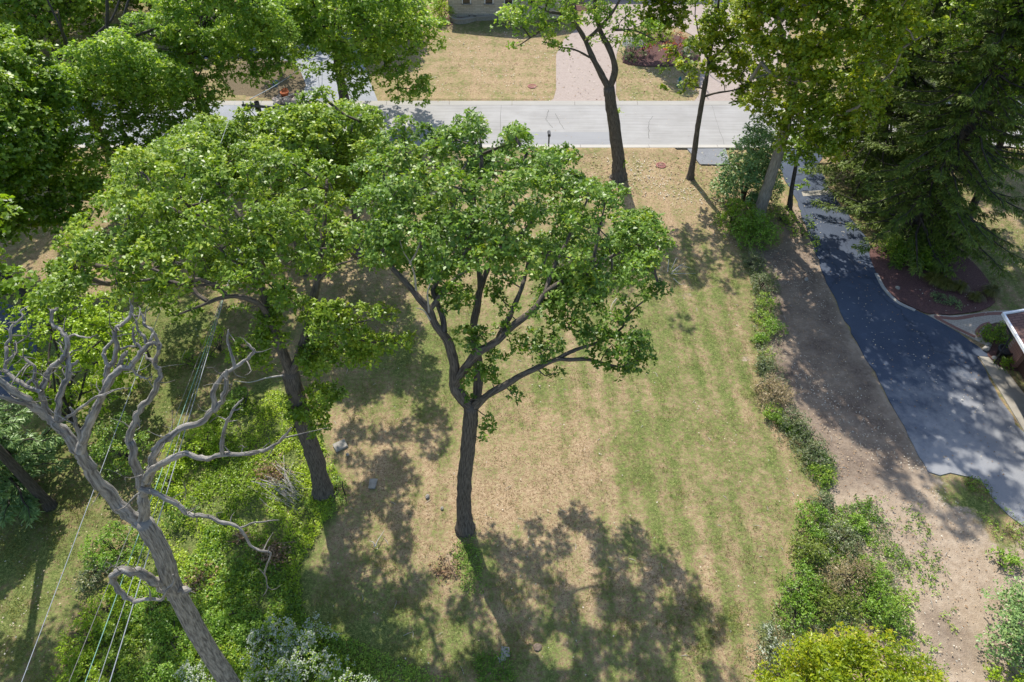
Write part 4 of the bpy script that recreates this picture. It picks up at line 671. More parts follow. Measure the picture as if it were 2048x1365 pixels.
dl([(262, 631), (275, 632), (282, 628)], 8.5, 8.5, .03, .02); dl([(231, 662), (222, 662)], 8.3, 8.3, .03, .02); dl([(232, 702), (252, 695), (272, 692)], 8.1, 8, .035, .03)
dl([(300, 1085), (290, 1048), (287, 1001), (284, 977), (274, 939), (264, 900), (260, 878), (267, 847), (280, 820), (301, 792), (318, 758), (315, 737), (303, 722), (290, 711)], 7.1, 8.2, .19, .04, 11)
dl([(310, 728), (316, 708), (320, 692), (313, 680)], 8.1, 8.2, .06, .05)
dl([(286, 990), (291, 970), (301, 942), (308, 912), (325, 884), (359, 861), (404, 843), (428, 819), (444, 800), (453, 770), (452, 742)], 7.15, 7.8, .15, .055, 11)
dl([(428, 822), (428, 785), (441, 758), (469, 734), (496, 717), (508, 703), (494, 686)], 7.6, 8.2, .08, .035); dl([(470, 733), (462, 705), (455, 683), (458, 658)], 7.9, 8.2, .05, .025); dl([(452, 790), (462, 775), (465, 765)], 7.8, 7.8, .03, .012)
dl([(292, 962), (300, 945), (328, 925), (369, 910), (410, 918), (445, 908), (496, 908), (537, 898), (560, 883), (583, 855)], 7.1, 6.6, .12, .03); dl([(445, 908), (445, 871), (455, 843), (469, 816), (486, 799)], 6.8, 7.1, .06, .022); dl([(455, 845), (475, 840)], 7, 7, .02, .01); dl([(466, 822), (484, 815)], 7, 7, .025, .012)
dl([(281, 978), (318, 990), (356, 1011), (376, 1030), (410, 1031), (445, 1045), (482, 1059), (506, 1096), (540, 1108), (530, 1144), (534, 1172), (527, 1195)], 7.05, 6.3, .1, .012); dl([(482, 1055), (513, 1045), (557, 1040)], 6.5, 6.4, .035, .015); dl([(534, 1172), (548, 1180), (563, 1168)], 6.3, 6.3, .014, .008)
dl([(356, 1010), (372, 985), (368, 962)], 6.9, 6.9, .015, .008); dl([(340, 1000), (355, 990), (370, 985)], 6.9, 6.9, .014, .007); dl([(376, 1028), (392, 1015), (400, 1006)], 6.8, 6.7, .018, .008); dl([(281, 985), (262, 1000), (245, 1017), (226, 1022)], 7, 6.6, .03, .012); dl([(284, 950), (262, 957), (244, 953)], 7, 6.8, .022, .01)
# the curled limb
dl([(346, 1192), (325, 1172), (303, 1158), (274, 1144), (245, 1140), (226, 1155), (236, 1178), (255, 1196), (272, 1206)], 6.95, 6.4, .21, .07, 12); dl([(268, 1204), (291, 1199), (322, 1199), (334, 1180), (349, 1165), (347, 1150)], 6.4, 6.45, .075, .04); dl([(301, 1199), (300, 1186)], 6.4, 6.4, .05, .035)
dl([(352, 1182), (368, 1180), (380, 1182)], 7, 6.8, .16, .12); dl([(240, 1142), (228, 1134), (218, 1135)], 6.5, 6.4, .02, .01); dl([(274, 1142), (262, 1132), (243, 1122)], 6.7, 6.7, .014, .007); dl([(283, 1140), (284, 1110)], 6.7, 6.7, .012, .006)
# left crown
dl([(104, 845), (90, 815), (81, 783), (90, 768), (93, 748), (108, 733), (125, 718), (133, 705), (133, 680), (126, 666), (113, 655), (103, 641), (106, 623), (115, 616)], 7.6, 8.7, .1, .04); dl([(106, 623), (96, 617)], 8.7, 8.7, .025, .015)
dl([(112, 850), (116, 820), (122, 790), (133, 760), (139, 733), (133, 710)], 7.5, 8.2, .1, .07); dl([(139, 733), (152, 727), (157, 722)], 8.1, 8.1, .05, .03); dl([(137, 677), (149, 670), (166, 675), (181, 675), (194, 670)], 8.5, 8.3, .04, .018); dl([(128, 706), (118, 695)], 8.4, 8.4, .035, .025); dl([(132, 707), (145, 705)], 8.4, 8.4, .02, .01)
dl([(82, 785), (55, 773), (35, 761), (18, 749), (11, 739), (13, 726), (25, 713), (33, 706), (30, 693), (33, 681)], 7.7, 8.4, .075, .025); dl([(13, 728), (12, 703), (12, 690), (22, 673), (23, 653), (43, 638), (43, 623), (56, 613)], 8.1, 8.9, .055, .02); dl([(21, 662), (11, 657)], 8.6, 8.6, .025, .015)
dl([(53, 773), (66, 758), (71, 743), (65, 729), (46, 716)], 7.8, 8.1, .055, .04); dl([(66, 760), (74, 772), (80, 790)], 7.8, 7.7, .04, .05); dl([(103, 843), (70, 815), (44, 792), (0, 762), (-30, 735)], 7.5, 7.5, .12, .08); dl([(80, 825), (50, 808), (27, 802), (-20, 788)], 7.5, 7.3, .08, .05)
dl([(118, 845), (150, 826), (185, 799), (219, 785), (240, 778), (259, 775)], 7.5, 7.2, .05, .012); dl([(162, 895), (155, 862), (148, 835), (140, 815)], 7.3, 7.5, .07, .04)
rgd = np.random.default_rng(9)
for x, y in [(178, 830), (250, 735), (262, 745), (305, 775), (320, 752), (110, 745), (95, 760), (210, 800), (420, 845), (455, 760), (500, 712), (390, 1035), (440, 1043), (240, 655), (270, 690), (128, 690), (60, 745), (350, 870), (480, 908), (520, 903)]:
    Y = 7.5 + rgd.normal(0, .2) if y < 900 else 6.8; dl([(x, y), (x + rgd.normal(0, 12), y - rgd.uniform(4, 18)), (x + rgd.normal(0, 22), y - rgd.uniform(8, 26))], Y, Y + .1, .016, .006, 5)
for i in rgd.integers(0, len(DLP), 150):
    p, rr_ = DLP[i]
    if rr_ > .12: continue
    d = unit(rgd.normal(size=3) + [0, 0, .5]); l = rgd.uniform(.08, .45) * (1 if rgd.random() < .8 else 2); q1 = p + d * l * .5 + rgd.normal(0, .05 * l + .01, 3); q2 = q1 + unit(d + rgd.normal(0, .5, 3)) * l * .5
    tb.add(resample(np.array([p, q1, q2]), 2), np.linspace(min(.016, rr_), .004, 5), 4, 0)
tb.build('trunk', BARKX, dt)
# bare twigs in the oaks
for lab, L_ in (('pale dead branch hanging among the lower leaves of the broad oak', [[(582, 750, 16.1), (560, 752, 16), (530, 757, 15.9), (500, 765, 15.7), (468, 762, 15.6)]]), ('thin forked dead branch at the left limb of the central oak', [[(858, 625, 15.4), (855, 590, 15.2), (858, 575, 15.1), (866, 550, 15.1), (870, 535, 15)], [(832, 580, 15.6), (829, 550, 15.4), (820, 525, 15.3), (805, 500, 15.3), (795, 460, 15.4)], [(820, 527, 15.3), (835, 500, 15.2), (845, 460, 15.2)], [(860, 640, 15.3), (848, 622, 15.1), (832, 616, 15)]])):
    p0 = conv(L_[0][0]); t = Tubes(4)
    for l in L_: limb(t, l, .035, .01, 6)
    tt_ = thing('dead_branch', lab, 'branch', p0); t.build('twigs', simple('bleached_wood', (.36, .34, .31), .8, .25), tt_)
def fallen(label, px, py, s, seed, m, up=.25, n=7):
    rgf = np.random.default_rng(seed); b = G(px, py); t = Tubes(seed); a0 = rgf.uniform(0, 6.28)
    for i in range(n):
        a = a0 + rgf.normal(0, .6); d = np.array([math.cos(a), math.sin(a), 0]); st = b + d * rgf.uniform(0, s * .4) + [0, 0, .08]; l = s * rgf.uniform(.4, 1); limb(t, [list(st), list(st + d * l * .5 + [0, 0, up * rgf.uniform(0, 1)] + rgf.normal(0, .05, 3)), list(st + d * l + rgf.normal(0, .12, 3) * [1, 1, .3] + [0, 0, .05])], .028, .008, 5)
    tt_ = thing('fallen_branch', label, 'branch', b); t.build('twigs', m, tt_)
PALEW = simple('bleached_twig', (.4, .37, .32), .8, .25); BROWNW = simple('brown_twig', (.22, .14, .1), .9, .3)
fallen('pale forked branch lying on the lawn right of the central crown', 1335, 550, 1.5, 3, PALEW, .5); fallen('thin pale stick on the lawn under the right limbs', 1235, 595, 1.1, 5, PALEW, .15, 3); fallen('grey stick on the shaded lawn below the central trunk', 750, 1098, .6, 8, PALEW, .05, 2)
def pile(label, px, py, r, h, n, seed, m, leaf=None, ang=None):
    rgf = np.random.default_rng(seed); b = G(px, py); t = Tubes(seed)
    for i in range(n):
        c = b + [rgf.normal(0, r * .4), rgf.normal(0, r * .35), abs(rgf.normal(0, h * .5)) + .03]; a = rgf.uniform(0, 6.28) if ang is None else ang + rgf.normal(0, .35); l = r * rgf.uniform(.4, 1.0); d = np.array([math.cos(a), math.sin(a), rgf.normal(0, .08)]); limb(t, [list(c - d * l), list(c + rgf.normal(0, .05, 3)), list(c + d * l)], rgf.uniform(.008, .022), .006, 4, 2)
    tt_ = thing('brush_pile', label, 'brush pile', b); t.build('sticks', m, tt_)
    if leaf:
        k = leaf; C = b + np.stack([rgf.normal(0, r * .5, k), rgf.normal(0, r * .45, k), abs(rgf.normal(0, h * .5, k))], 1) + [0, 0, .03]; V, F, q = rosettes(C, unit(rgf.normal(size=(k, 3)) + [0, 0, 1.2]), 4, .12, .06, rgf); quads('dry_leaves', V, F, STRAW, tt_, t=q)
pile('grey heap of sticks on green weeds left of the broad oak foot', 567, 975, 1.0, .35, 60, 1, PALEW, None, -.6); pile('reddish brown heap of dry brush above the grey sticks', 545, 948, .7, .25, 24, 2, BROWNW, 140)
pile('dry brown leaf heap where the dead limb tip droops', 545, 1112, .6, .25, 14, 3, BROWNW, 170); pile('flattened straw coloured brush right of the curled dead limb', 400, 1160, .7, .15, 20, 4, BROWNW, 150, .5); pile('small brown leaf heap below the central oak foot', 888, 1140, .6, .1, 10, 5, BROWNW, 55); pile('small mound of brown twigs in the weeds under the sticks', 485, 1080, .4, .2, 14, 6, BROWNW, 30)
pile('brown twiggy heap in shade beside the lower left spruce', 40, 975, .8, .4, 50, 7, BROWNW, 60)
# ------------------------------------------------------------------ shrubs
SB = lambda *a, **k: bush(*a, **k)
B = BARKD
auto_tree('round_tree', 'small round yellow green tree behind the dead branches at the left', 165, 868, 1.2, 0, None, (G(165, 868)[0] - .1, 21.2, 3.3), (3.0, 2.6, 2.9), 80, (BARKD, YGREEN), 81, tr=.12, L=.17, W=.1, per=70, rr=(.45, .75), nl=6)
SB('evergreen_shrub', 'dark upright evergreen shrub behind the tangled dead branches', 'shrub', 300, 715, 1.0, 3.4, (B, MAPLE), 34, .1, .05, 5, 150, 2, lift=.1)
SB('shrub', 'yellow green shrub on shaded grass under the wires', 'shrub', 440, 700, 1.0, 1.5, (B, YGREEN), 26, seed=3); SB('shrub', 'small leafy shrub left of the one under the wires', 'shrub', 383, 728, .6, .8, (B, OAK2), 14, seed=4); SB('shrub', 'tall mid green shrub behind the forked dead trunk', 'shrub', 268, 930, 1.5, 3.2, (B, OAK), 46, .12, .07, 5, 110, 5)
SB('shrub', 'bright yellow green shrub right of the forked dead trunk', 'shrub', 395, 905, 1.4, 1.3, (B, YGREEN), 34, seed=6, per=120); SB('shrub', 'yellow green shrub under the crossing dead limb and wires', 'shrub', 348, 965, 1.0, 1.0, (B, YGREEN), 24, seed=7); SB('shrub', 'dark green shrub at the drooping dead limb', 'shrub', 372, 1030, .8, 1.1, (B, OAK), 20, seed=8); SB('shrub', 'small green shrub right of the left oak foot shade', 'shrub', 486, 815, .9, 1.2, (B, OAK), 24, seed=9)
SB('shrub', 'yellowish grassy shrub just left of the broad oak trunk', 'shrub', 590, 860, .7, .8, (B, YGREEN), 16, seed=12)
SB('shrub', 'rounded fresh green shrub left of the dead trunk', 'shrub', 236, 1110, 1.2, 1.5, (B, BRIGHT), 34, seed=13, per=120); SB('shrub', 'grey green low shrub at the edge of the shaded grass', 'shrub', 192, 1155, .9, .8, (B, GREYG), 20, seed=14)
for i, (x, y, r, h, m_, lab) in enumerate([(215, 1225, 1.1, .55, YGREEN, 'uppermost yellowish hedge shrub under the wires'), (180, 1285, 1.1, .55, YGREEN, 'yellowish hedge shrub on the left below the uppermost'), (250, 1270, 1.0, .55, OAK2, 'greener hedge shrub between two wires'), (165, 1350, 1.1, .5, YGREEN, 'lowest yellowish hedge shrub at the bottom edge'), (240, 1345, 1.1, .55, OAK2, 'dense hedge shrub at the bottom edge under the wires'), (295, 1225, 1.0, .5, BRIGHT, 'green shrub directly below the curled dead limb')]):
    SB('hedge_shrub', lab, 'shrub', x, y, r, h, (B, m_), 30, .09, .05, 5, 130, 100 + i, group='hedge shrubs under the wires')
for i, (x, y, r, h, lab) in enumerate([(350, 1275, 1.2, .6, 'bright green mound left of the lower dead trunk'), (330, 1350, 1.2, .7, 'bright green mound at the bottom left of the dead trunk'), (445, 1240, .9, .45, 'bright green mound right of the lower dead trunk'), (500, 1260, .8, .5, 'dark leafy mound before the white flowers')]):
    SB('shrub', lab, 'shrub', x, y, r, h, (B, BRIGHT), 32, .1, .05, 5, 130, 120 + i)
for i, (x, y, r, h, n, lab) in enumerate([(610, 1320, 1.5, 1.3, 420, 'largest white flowering shrub on the bottom edge'), (545, 1300, 1.0, 1.2, 200, 'white flowering shrub nearest the dead trunk on its right'), (690, 1385, 1.2, 1.0, 170, 'low white flowering shrub furthest right on the bottom edge'), (400, 1370, .8, 1.1, 120, 'white flowering shrub left of the dead trunk foot'), (545, 1385, 1.1, 1.1, 160, 'white flowering shrub cut by the bottom edge')]):
    SB('flowering_shrub', lab, 'shrub', x, y, r, h, (B, DULL), 34, .09, .05, 5, 130, 130 + i, flower=WHITE, fl_n=n, group='white flowering shrubs')
# right-hand side
SB('tall_shrub', 'tall dense dark green shrub beside the near kerb', 'shrub', 1487, 400, 2.1, 6.0, (B, BLUEG), 110, .17, .09, 5, 120, 150, rr=(.25, .36))
auto = SB('shrub', 'dark green lower shrub at the foot of the pale trunk', 'shrub', 1500, 480, 1.7, 2.2, (B, BRIGHT), 60, .13, .07, 5, 110, 151); SB('shrub', 'shaded shrub between tall dark shrub and pale trunk', 'shrub', 1465, 455, 1.3, 2.6, (B, MAPLE), 44, .13, .07, 5, 110, 152); SB('shrub', 'low shaded shrub hugging the left edge of the asphalt', 'shrub', 1605, 470, .9, 1.0, (B, DULL), 26, seed=153, ry=2.2); SB('shrub', 'small shaded shrub under the thin young tree', 'shrub', 1560, 440, .9, .9, (B, DULL), 20, seed=154)
for i, (x, y, r, h, m_, lab) in enumerate([(1500, 530, .9, .9, GREYG, 'grey green brush at the upper end of the boundary strip'), (1522, 575, .9, .8, GREYG, 'grey green brush second down the boundary strip'), (1528, 610, .7, .6, DULL, 'dull brush in the shadow on the boundary strip'), (1520, 640, .7, .5, DULL, 'low dull brush where the shadow ends'), (1545, 668, .8, .8, BRIGHT, 'bright green shrub on the boundary strip beside the bare soil'), (1518, 685, .5, .5, BRIGHT, 'small bright shrub left of the larger bright one'), (1528, 735, .7, .5, GREYG, 'grey brush just above the dry yellow clump'), (1545, 835, .7, .6, DULL, 'dull green brush just below the dry yellow clump'), (1585, 850, .9, .8, GREYG, 'grey green brush where the boundary starts to curve'), (1612, 885, .9, .8, GREYG, 'grey green brush in the middle of the curve'), (1632, 925, .9, .9, GREYG, 'grey brush in the lower part of the curve'), (1642, 955, .7, .7, DULL, 'green brush at the low end of the curve'), (1643, 1010, .7, .5, GREYG, 'low grey brush in the gap above the weed mass')]):
    SB('brush_clump', lab, 'shrub', x, y, r, h, (B, m_), 26, .09, .045, 5, 120, 160 + i, group='brush clumps along the lawn boundary')
SB('dry_clump', 'dry straw yellow brush clump on the lawn boundary', 'shrub', 1543, 795, 1.1, 1.1, (B, BRUSH), 34, .13, .035, 5, 130, 180); SB('dry_clump', 'brownish dry brush on top of the green weed mass', 'shrub', 1690, 1165, 1.2, 1.2, (B, BRUSH), 36, .09, .03, 5, 130, 181, ry=1.0); SB('dry_clump', 'pale dry brush at the bottom left of the yellow shrub', 'shrub', 1545, 1305, 1.1, 1.0, (B, GREYG), 34, .08, .035, 5, 130, 182, flower=WHITE, fl_n=60)
for i, (x, y, r, h, m_, lab) in enumerate([(1620, 1050, 1.0, .8, BRIGHT, 'green weed clump at the top of the weed mass'), (1680, 1085, .9, .7, GREYG, 'grey green weed clump near the top of the weed mass'), (1615, 1110, .9, .8, DULL2, 'green weed clump on the left of the weed mass'), (1600, 1175, 1.1, .9, BRIGHT, 'bright weed clump at the left edge near the lawn'), (1660, 1215, 1.0, .8, DULL2, 'bright weed clump in the lower middle of the mass'), (1740, 1220, 1.1, .9, BRIGHT, 'green weed clump beside the sandy soil'), (1775, 1240, .9, .8, OAK, 'dark weed clump right above the yellow shrub'), (1590, 1235, .9, .8, BRIGHT, 'bright weed clump at the lower left of the mass'), (1740, 1150, .8, .6, BRIGHT, 'green weed clump on the right of the dry brush'), (1710, 1055, .6, .5, BRIGHT, 'small weed clump on soil right of the mass')]):
    SB('weed_clump', lab, 'weeds', x, y, r, h, (B, m_), 32, .1, .045, 5, 120, 190 + i, group='weed clumps between lawn and sand')
auto_tree('yellow_shrub', 'golden yellow green shrub on the bottom edge at the right', 0, 0, 1.0, 0, None, (10.5, 6.4, 2.75), (2.9, 2.2, 2.4), 200, (BARKD, YELL), 83, tr=.1, L=.15, W=.055, per=120, rr=(.35, .6), base=(10.5, 6.4), nl=7, cat='shrub', spread=(.1, .9))
SB('shrub', 'large blue green shrub at the right edge above the corner', 'shrub', 2052, 1290, 2.0, 3.0, (B, BLUEG), 80, .12, .07, 5, 130, 210); SB('shrub', 'small yellowish shrub in the lower right corner', 'shrub', 2015, 1375, .9, .9, (B, YGREEN), 26, seed=211); SB('shrub', 'leafy weeds at the edge of the large blue green shrub', 'shrub', 2005, 1130, .7, .6, (B, BRIGHT), 18, seed=212)
SB('shrub', 'round dark shrub in the bed by the garage eave', 'shrub', 1992, 682, 1.0, 1.1, (B, MAPLE), 30, .1, .06, 5, 130, 213); SB('shrub', 'small clipped shrub between black pot and apron', 'shrub', 2003, 733, .55, .6, (B, MAPLE), 16, .08, .05, 5, 150, 214)
SB('juniper_shrub', 'low spreading shrub under the spruce at the mulch bed', 'shrub', 1835, 520, 2.4, 1.0, (B, MAPLE), 50, .13, .06, 5, 110, 215, ry=1.8); SB('juniper_shrub', 'spreading shrub in spruce shade beside the asphalt', 'shrub', 1775, 500, 1.4, .9, (B, DULL), 30, seed=216)
for i, (x, y, lab) in enumerate([(1875, 600, 'grey blue ground plant on the left of the mulch bed'), (1903, 608, 'grey blue ground plant on the right of the mulch bed')]): SB('ground_plant', lab, 'plant', x, y, .55, .28, (B, BLUEG), 16, .07, .03, 5, 160, 220 + i)
SB('flowering_shrub', 'lilac flowering shrub at the left of the island bed', 'shrub', 1263, 115, 1.35, 2.0, (B, BLUEG), 36, .14, .08, 5, 90, 230, flower=LILAC, fl_n=420); SB('red_shrub', 'reddish shrub behind the lilac flowering one', 'shrub', 1286, 105, 1.0, 2.0, (B, REDL), 26, .14, .07, 5, 70, 231); SB('red_shrub', 'red tipped shrub on the right half of the island bed', 'shrub', 1348, 112, 1.2, 2.2, (B, REDL), 26, .14, .07, 5, 60, 232); SB('flowering_shrub', 'blue green flowering shrub at the right of the island bed', 'shrub', 1376, 112, 1.0, 1.5, (B, BLUEG), 26, .13, .08, 5, 90, 233, flower=LILAC, fl_n=80); SB('yew_shrub', 'dark yew behind the island bed with yellow tips', 'shrub', 1325, 82, 1.4, 1.1, (B, YGREEN), 26, .12, .05, 5, 90, 234)
SB('shrub', 'orange tinged shrub at the corner of the limestone house', 'shrub', 886, 42, 1.4, 2.0, (B, YGREEN), 34, .16, .09, 5, 80, 235); SB('shrub', 'round clipped shrub by the house behind the paved drive', 'shrub', 1187, 20, .8, 1.1, (B, MAPLE), 20, .12, .07, 5, 120, 236); SB('evergreen_shrub', 'dark evergreen shrub left of the limestone house', 'shrub', 882, 10, 1.3, 2.6, (B, MAPLE), 30, .15, .08, 5, 80, 237)
def tuft(label, px, py, r, h, n, seed, m=GRASSB, name='ornamental_grass'):
    rgt = np.random.default_rng(seed); b = G(px, py); a = rgt.uniform(0, 6.28, n); l = rgt.uniform(.5, 1, n); P = b + np.stack([rgt.normal(0, .06, n), rgt.normal(0, .06, n), 0 * a], 1); D = np.stack([np.cos(a) * r * l, np.sin(a) * r * l, 0 * a], 1); m1 = P + D * .45 + np.stack([0 * a, 0 * a, h * l], 1); e = P + D + np.stack([0 * a, 0 * a, h * .45 * l], 1); sd = unit(np.cross(D, [0, 0, 1.])) * .018
    V = np.stack([P - sd, P + sd, m1 + sd * .9, m1 - sd * .9, e + sd * .3, e - sd * .3], 1).reshape(-1, 3); I = np.arange(n)[:, None] * 6; F = np.vstack([I + [0, 1, 2, 3], I + [3, 2, 4, 5]]); o = quads(name, V - b, F, m, t=np.repeat(rgt.uniform(0, 1, n), 6)); o.location = tuple(b); return tag(o, label, 'grass clump')
tuft('grassy clump in the mulch behind the grey blue plants', 1888, 575, .6, .55, 260, 1); tuft('larger grassy clump furthest left in the mulch', 1865, 565, .7, .6, 300, 2); tuft('grassy clump between grey blue plants and walk', 1948, 600, .5, .5, 220, 3); tuft('darker grassy clump at the right end of the mulch', 1978, 590, .6, .6, 260, 4); tuft('grassy clump in the centre of the mulch bed', 1915, 580, .65, .55, 280, 5)
# ------------------------------------------------------------------ ground cover, weeds, litter (uncountable)
def scatter(name, polys, m, seed, L, W, k, hmax, weight=None, spread=(0, .7), label=None, cat=None, lumps=None):
    rgs = np.random.default_rng(seed); C = []; 
    for poly, n in polys:
        g = np.array(gp(poly)); lo, hi = g.min(0), g.max(0); x = rgs.uniform(lo[0], hi[0], n * 4); y = rgs.uniform(lo[1], hi[1], n * 4); ok = inpoly(x, y, [tuple(v) for v in g]); x, y = x[ok][:n], y[ok][:n]
        if lumps:
            v = np.sin(x * 1.7 + 2 * np.sin(y * .9)) * np.sin(y * 2.1 + 1.5 * np.sin(x * 1.3)) + rgs.normal(0, .5, len(x)); ok = v > lumps; x, y = x[ok], y[ok]
        C.append(np.stack([x, y, rgs.uniform(0, 1, len(x)) ** 1.5 * hmax], 1))
    C = np.vstack(C); hv = .5 + .5 * np.sin(C[:, 0] * 1.9 + 1.3 * np.sin(C[:, 1])) * np.sin(C[:, 1] * 2.3); C[:, 2] = C[:, 2] * (.3 + hv) + .02
    T = np.clip(.5 + .35 * np.sin(C[:, 0] * .9 + C[:, 1] * .6) + rgs.normal(0, .2, len(C)), 0, 1)
    V, F, t = rosettes(C, unit(np.array([[0, 0, 1.]]) + rgs.normal(0, .25 if hmax else .04, (len(C), 3))), k, L, W, rgs, spread, T); o = quads(name, V, F, m, t=t); return tag(o, label, cat, kind='stuff')
GCP = [(130, 1400), (200, 1240), (250, 1120), (310, 980), (380, 880), (450, 800), (560, 780), (640, 880), (680, 950), (645, 1060), (600, 1130), (610, 1230), (700, 1330), (760, 1400)]
scatter('ground_cover', [(GCP, 19000)], YGREEN, 301, .1, .055, 3, .12, lumps=-.25); scatter('ground_cover', [([(280, 1400), (330, 1200), (420, 1050), (520, 1100), (600, 1200), (640, 1300), (780, 1400)], 6500)], BRIGHT, 302, .1, .055, 3, .16, lumps=-.3)
scatter('ground_cover', [([(905, 1085), (950, 1070), (965, 1130), (975, 1190), (930, 1190), (900, 1120)], 200), ([(620, 980), (690, 950), (700, 1010), (640, 1050), (610, 1010)], 300), ([(960, 1400), (950, 1310), (1020, 1300), (1040, 1400)], 420), ([(640, 1400), (640, 1250), (820, 1330), (1000, 1400)], 1300)], BRIGHT, 303, .08, .045, 4, .12)
scatter('weeds', [([(1640, 1020), (1740, 1000), (1820, 1130), (1850, 1250), (1800, 1290), (1700, 1260), (1600, 1270), (1570, 1180), (1600, 1060)], 3400), ([(1700, 990), (1840, 1010), (1900, 1160), (1920, 1330), (1830, 1380), (1780, 1200)], 700), ([(1500, 500), (1560, 560), (1560, 690), (1530, 760), (1500, 620)], 650), ([(1930, 955), (1975, 965), (2000, 1010), (2060, 1060), (2060, 1130), (2000, 1120), (1960, 1040)], 260), ([(1520, 820), (1600, 850), (1670, 930), (1650, 1010), (1590, 880)], 900)], BRIGHT, 304, .11, .045, 5, .12, lumps=.1)
scatter('dry_weeds', [([(1640, 1020), (1740, 1000), (1820, 1130), (1750, 1250), (1600, 1280), (1520, 1400), (1480, 1400), (1560, 1180)], 1700), ([(1500, 500), (1560, 560), (1560, 690), (1600, 860), (1680, 950), (1650, 1000), (1530, 850), (1500, 620)], 1300)], GREYG, 305, .1, .03, 5, .35)
scatter('fallen_leaves', [([(1140, 300), (1450, 300), (1520, 500), (1250, 480), (1160, 380)], 2400), ([(1540, 470), (1620, 480), (1660, 590), (1700, 740), (1860, 940), (1680, 960), (1600, 800), (1540, 640)], 1500), ([(600, 500), (1500, 500), (1600, 1000), (1500, 1365), (640, 1365), (700, 900)], 700), ([(-50, 420), (420, 460), (440, 800), (250, 1000), (140, 1300), (-50, 1400)], 2200), ([(1680, 960), (1900, 980), (2040, 1200), (2000, 1400), (1830, 1380), (1750, 1150)], 700), ([(480, 130), (600, 130), (590, 200), (480, 200)], 250), ([(1900, 560), (2060, 350), (2060, 600), (1960, 640), (1780, 590)], 400)], LITTER, 306, .075, .055, 1, .0, spread=(0, .06))
scatter('fallen_leaves', [([(1600, 400), (1660, 400), (1780, 610), (1950, 720), (2048, 900), (2048, 1040), (1960, 950), (1860, 940), (1700, 640)], 420), ([(1000, 210), (1400, 210), (1400, 290), (1000, 290)], 60)], LITTER, 317, .08, .06, 1, .0, spread=(0, .06))
scatter('fallen_leaves', [([(880, 60), (1240, 60), (1240, 205), (860, 205)], 900), ([(1240, 140), (1400, 140), (1400, 205), (1240, 205)], 300), ([(1140, 300), (1450, 300), (1500, 420), (1180, 380)], 900)], LITTER, 316, .13, .11, 1, .0, spread=(0, .06))
GR_P = [([(1920, 950), (1975, 965), (2000, 1010), (2060, 1060), (2060, 1140), (1990, 1110), (1950, 1020)], 1600), ([(1040, 500), (1500, 520), (1640, 980), (1540, 1300), (1000, 1365), (650, 1100), (700, 900), (950, 900)], 26000), ([(640, 1100), (1000, 1150), (1500, 1200), (1480, 1420), (620, 1420)], 12000), ([(1880, 350), (2080, 350), (2080, 620), (1990, 610), (1930, 500)], 3500), ([(680, 560), (1000, 560), (960, 800), (900, 860), (700, 860), (640, 700)], 9000), ([(0, 1000), (260, 950), (240, 1120), (120, 1400), (-80, 1400)], 7000), ([(280, 590), (520, 590), (540, 760), (400, 800), (260, 960), (180, 960)], 7000)]
scatter('grass', GR_P, GRASSB, 307, .09, .018, 3, .0, spread=(.4, 1.6), lumps=.25)
tw_ = Tubes(77); rgq = np.random.default_rng(8)
for i in range(150):
    q = G(rgq.uniform(620, 1560), rgq.uniform(480, 1360)) if i < 80 else G(rgq.uniform(1560, 2000), rgq.uniform(560, 1340)); a_ = rgq.uniform(0, 6.28); l_ = rgq.uniform(.08, .4); d_ = np.array([math.cos(a_), math.sin(a_), 0]) * l_; tw_.add(np.array([q + [0, 0, -.01], q + d_ * .5 + [.02, .01, .015], q + d_ + [0, 0, -.005]]), np.array([.01, .012, .005]), 4, 0)
tag(tw_.build('twig_litter', PALEW), kind='stuff')
# ------------------------------------------------------------------ utility pole and wires
pb = np.array([AY(515, 212, 30.5)[0], 30.5, 0]); zt = AY(515, 212, 30.5)[2]
up = thing('utility_pole', 'wooden utility pole with crossarm rising between the oaks', 'utility pole', pb)
MB().tube([pb, pb + [0, 0, zt * .5], pb + [0, 0, zt + .2]], [.17, .15, .12], 12).build('pole', WOODP, up, True)
aL, aR = AY(484, 211, 30.3), AY(554, 216, 30.3); dA = unit(aR - aL)
MB().add(*(lambda m_: (m_.V, m_.F))(MB().tube([aL, aR], [.075, .075], 4))).build('crossarm', WOODP, up)
for p in (AY(503, 212, 30.3), AY(549, 214, 30.3), AY(488, 211, 30.3)): MB().lathe(p + [0, 0, .07], [(.03, 0), (.045, .04), (.025, .07), (.035, .11), (.015, .14)], 10).build('insulator', FLARE, up, True)
for s in (-1, 1): MB().tube([(aL + aR) / 2 + dA * .62 * s, pb + [0, -.1, zt - .8]], [.022, .022], 5).build('brace', FLARE, up)
def wire(label, A, B, m, r=.014, sag=.5, n=40):
    A, B = np.array(A, float), np.array(B, float); q = np.linspace(0, 1, n)[:, None]; P = A + (B - A) * q - np.array([0, 0, 1]) * 4 * sag * q * (1 - q); t = Tubes(1); t.add(P, np.full(n, r), 5, 0); o = t.build('wire', m); return tag(o, label, 'wire', 'overhead wires')
def wend(px, z, Y0_=4.0):   # point at bottom picture edge, height z
    r = ray(px, 1365); t = (CH - z) / -r[2]; return np.array([r[0] * t, r[1] * t, z])
def wext(A, B, k=1.9): return A + (B - A) * k
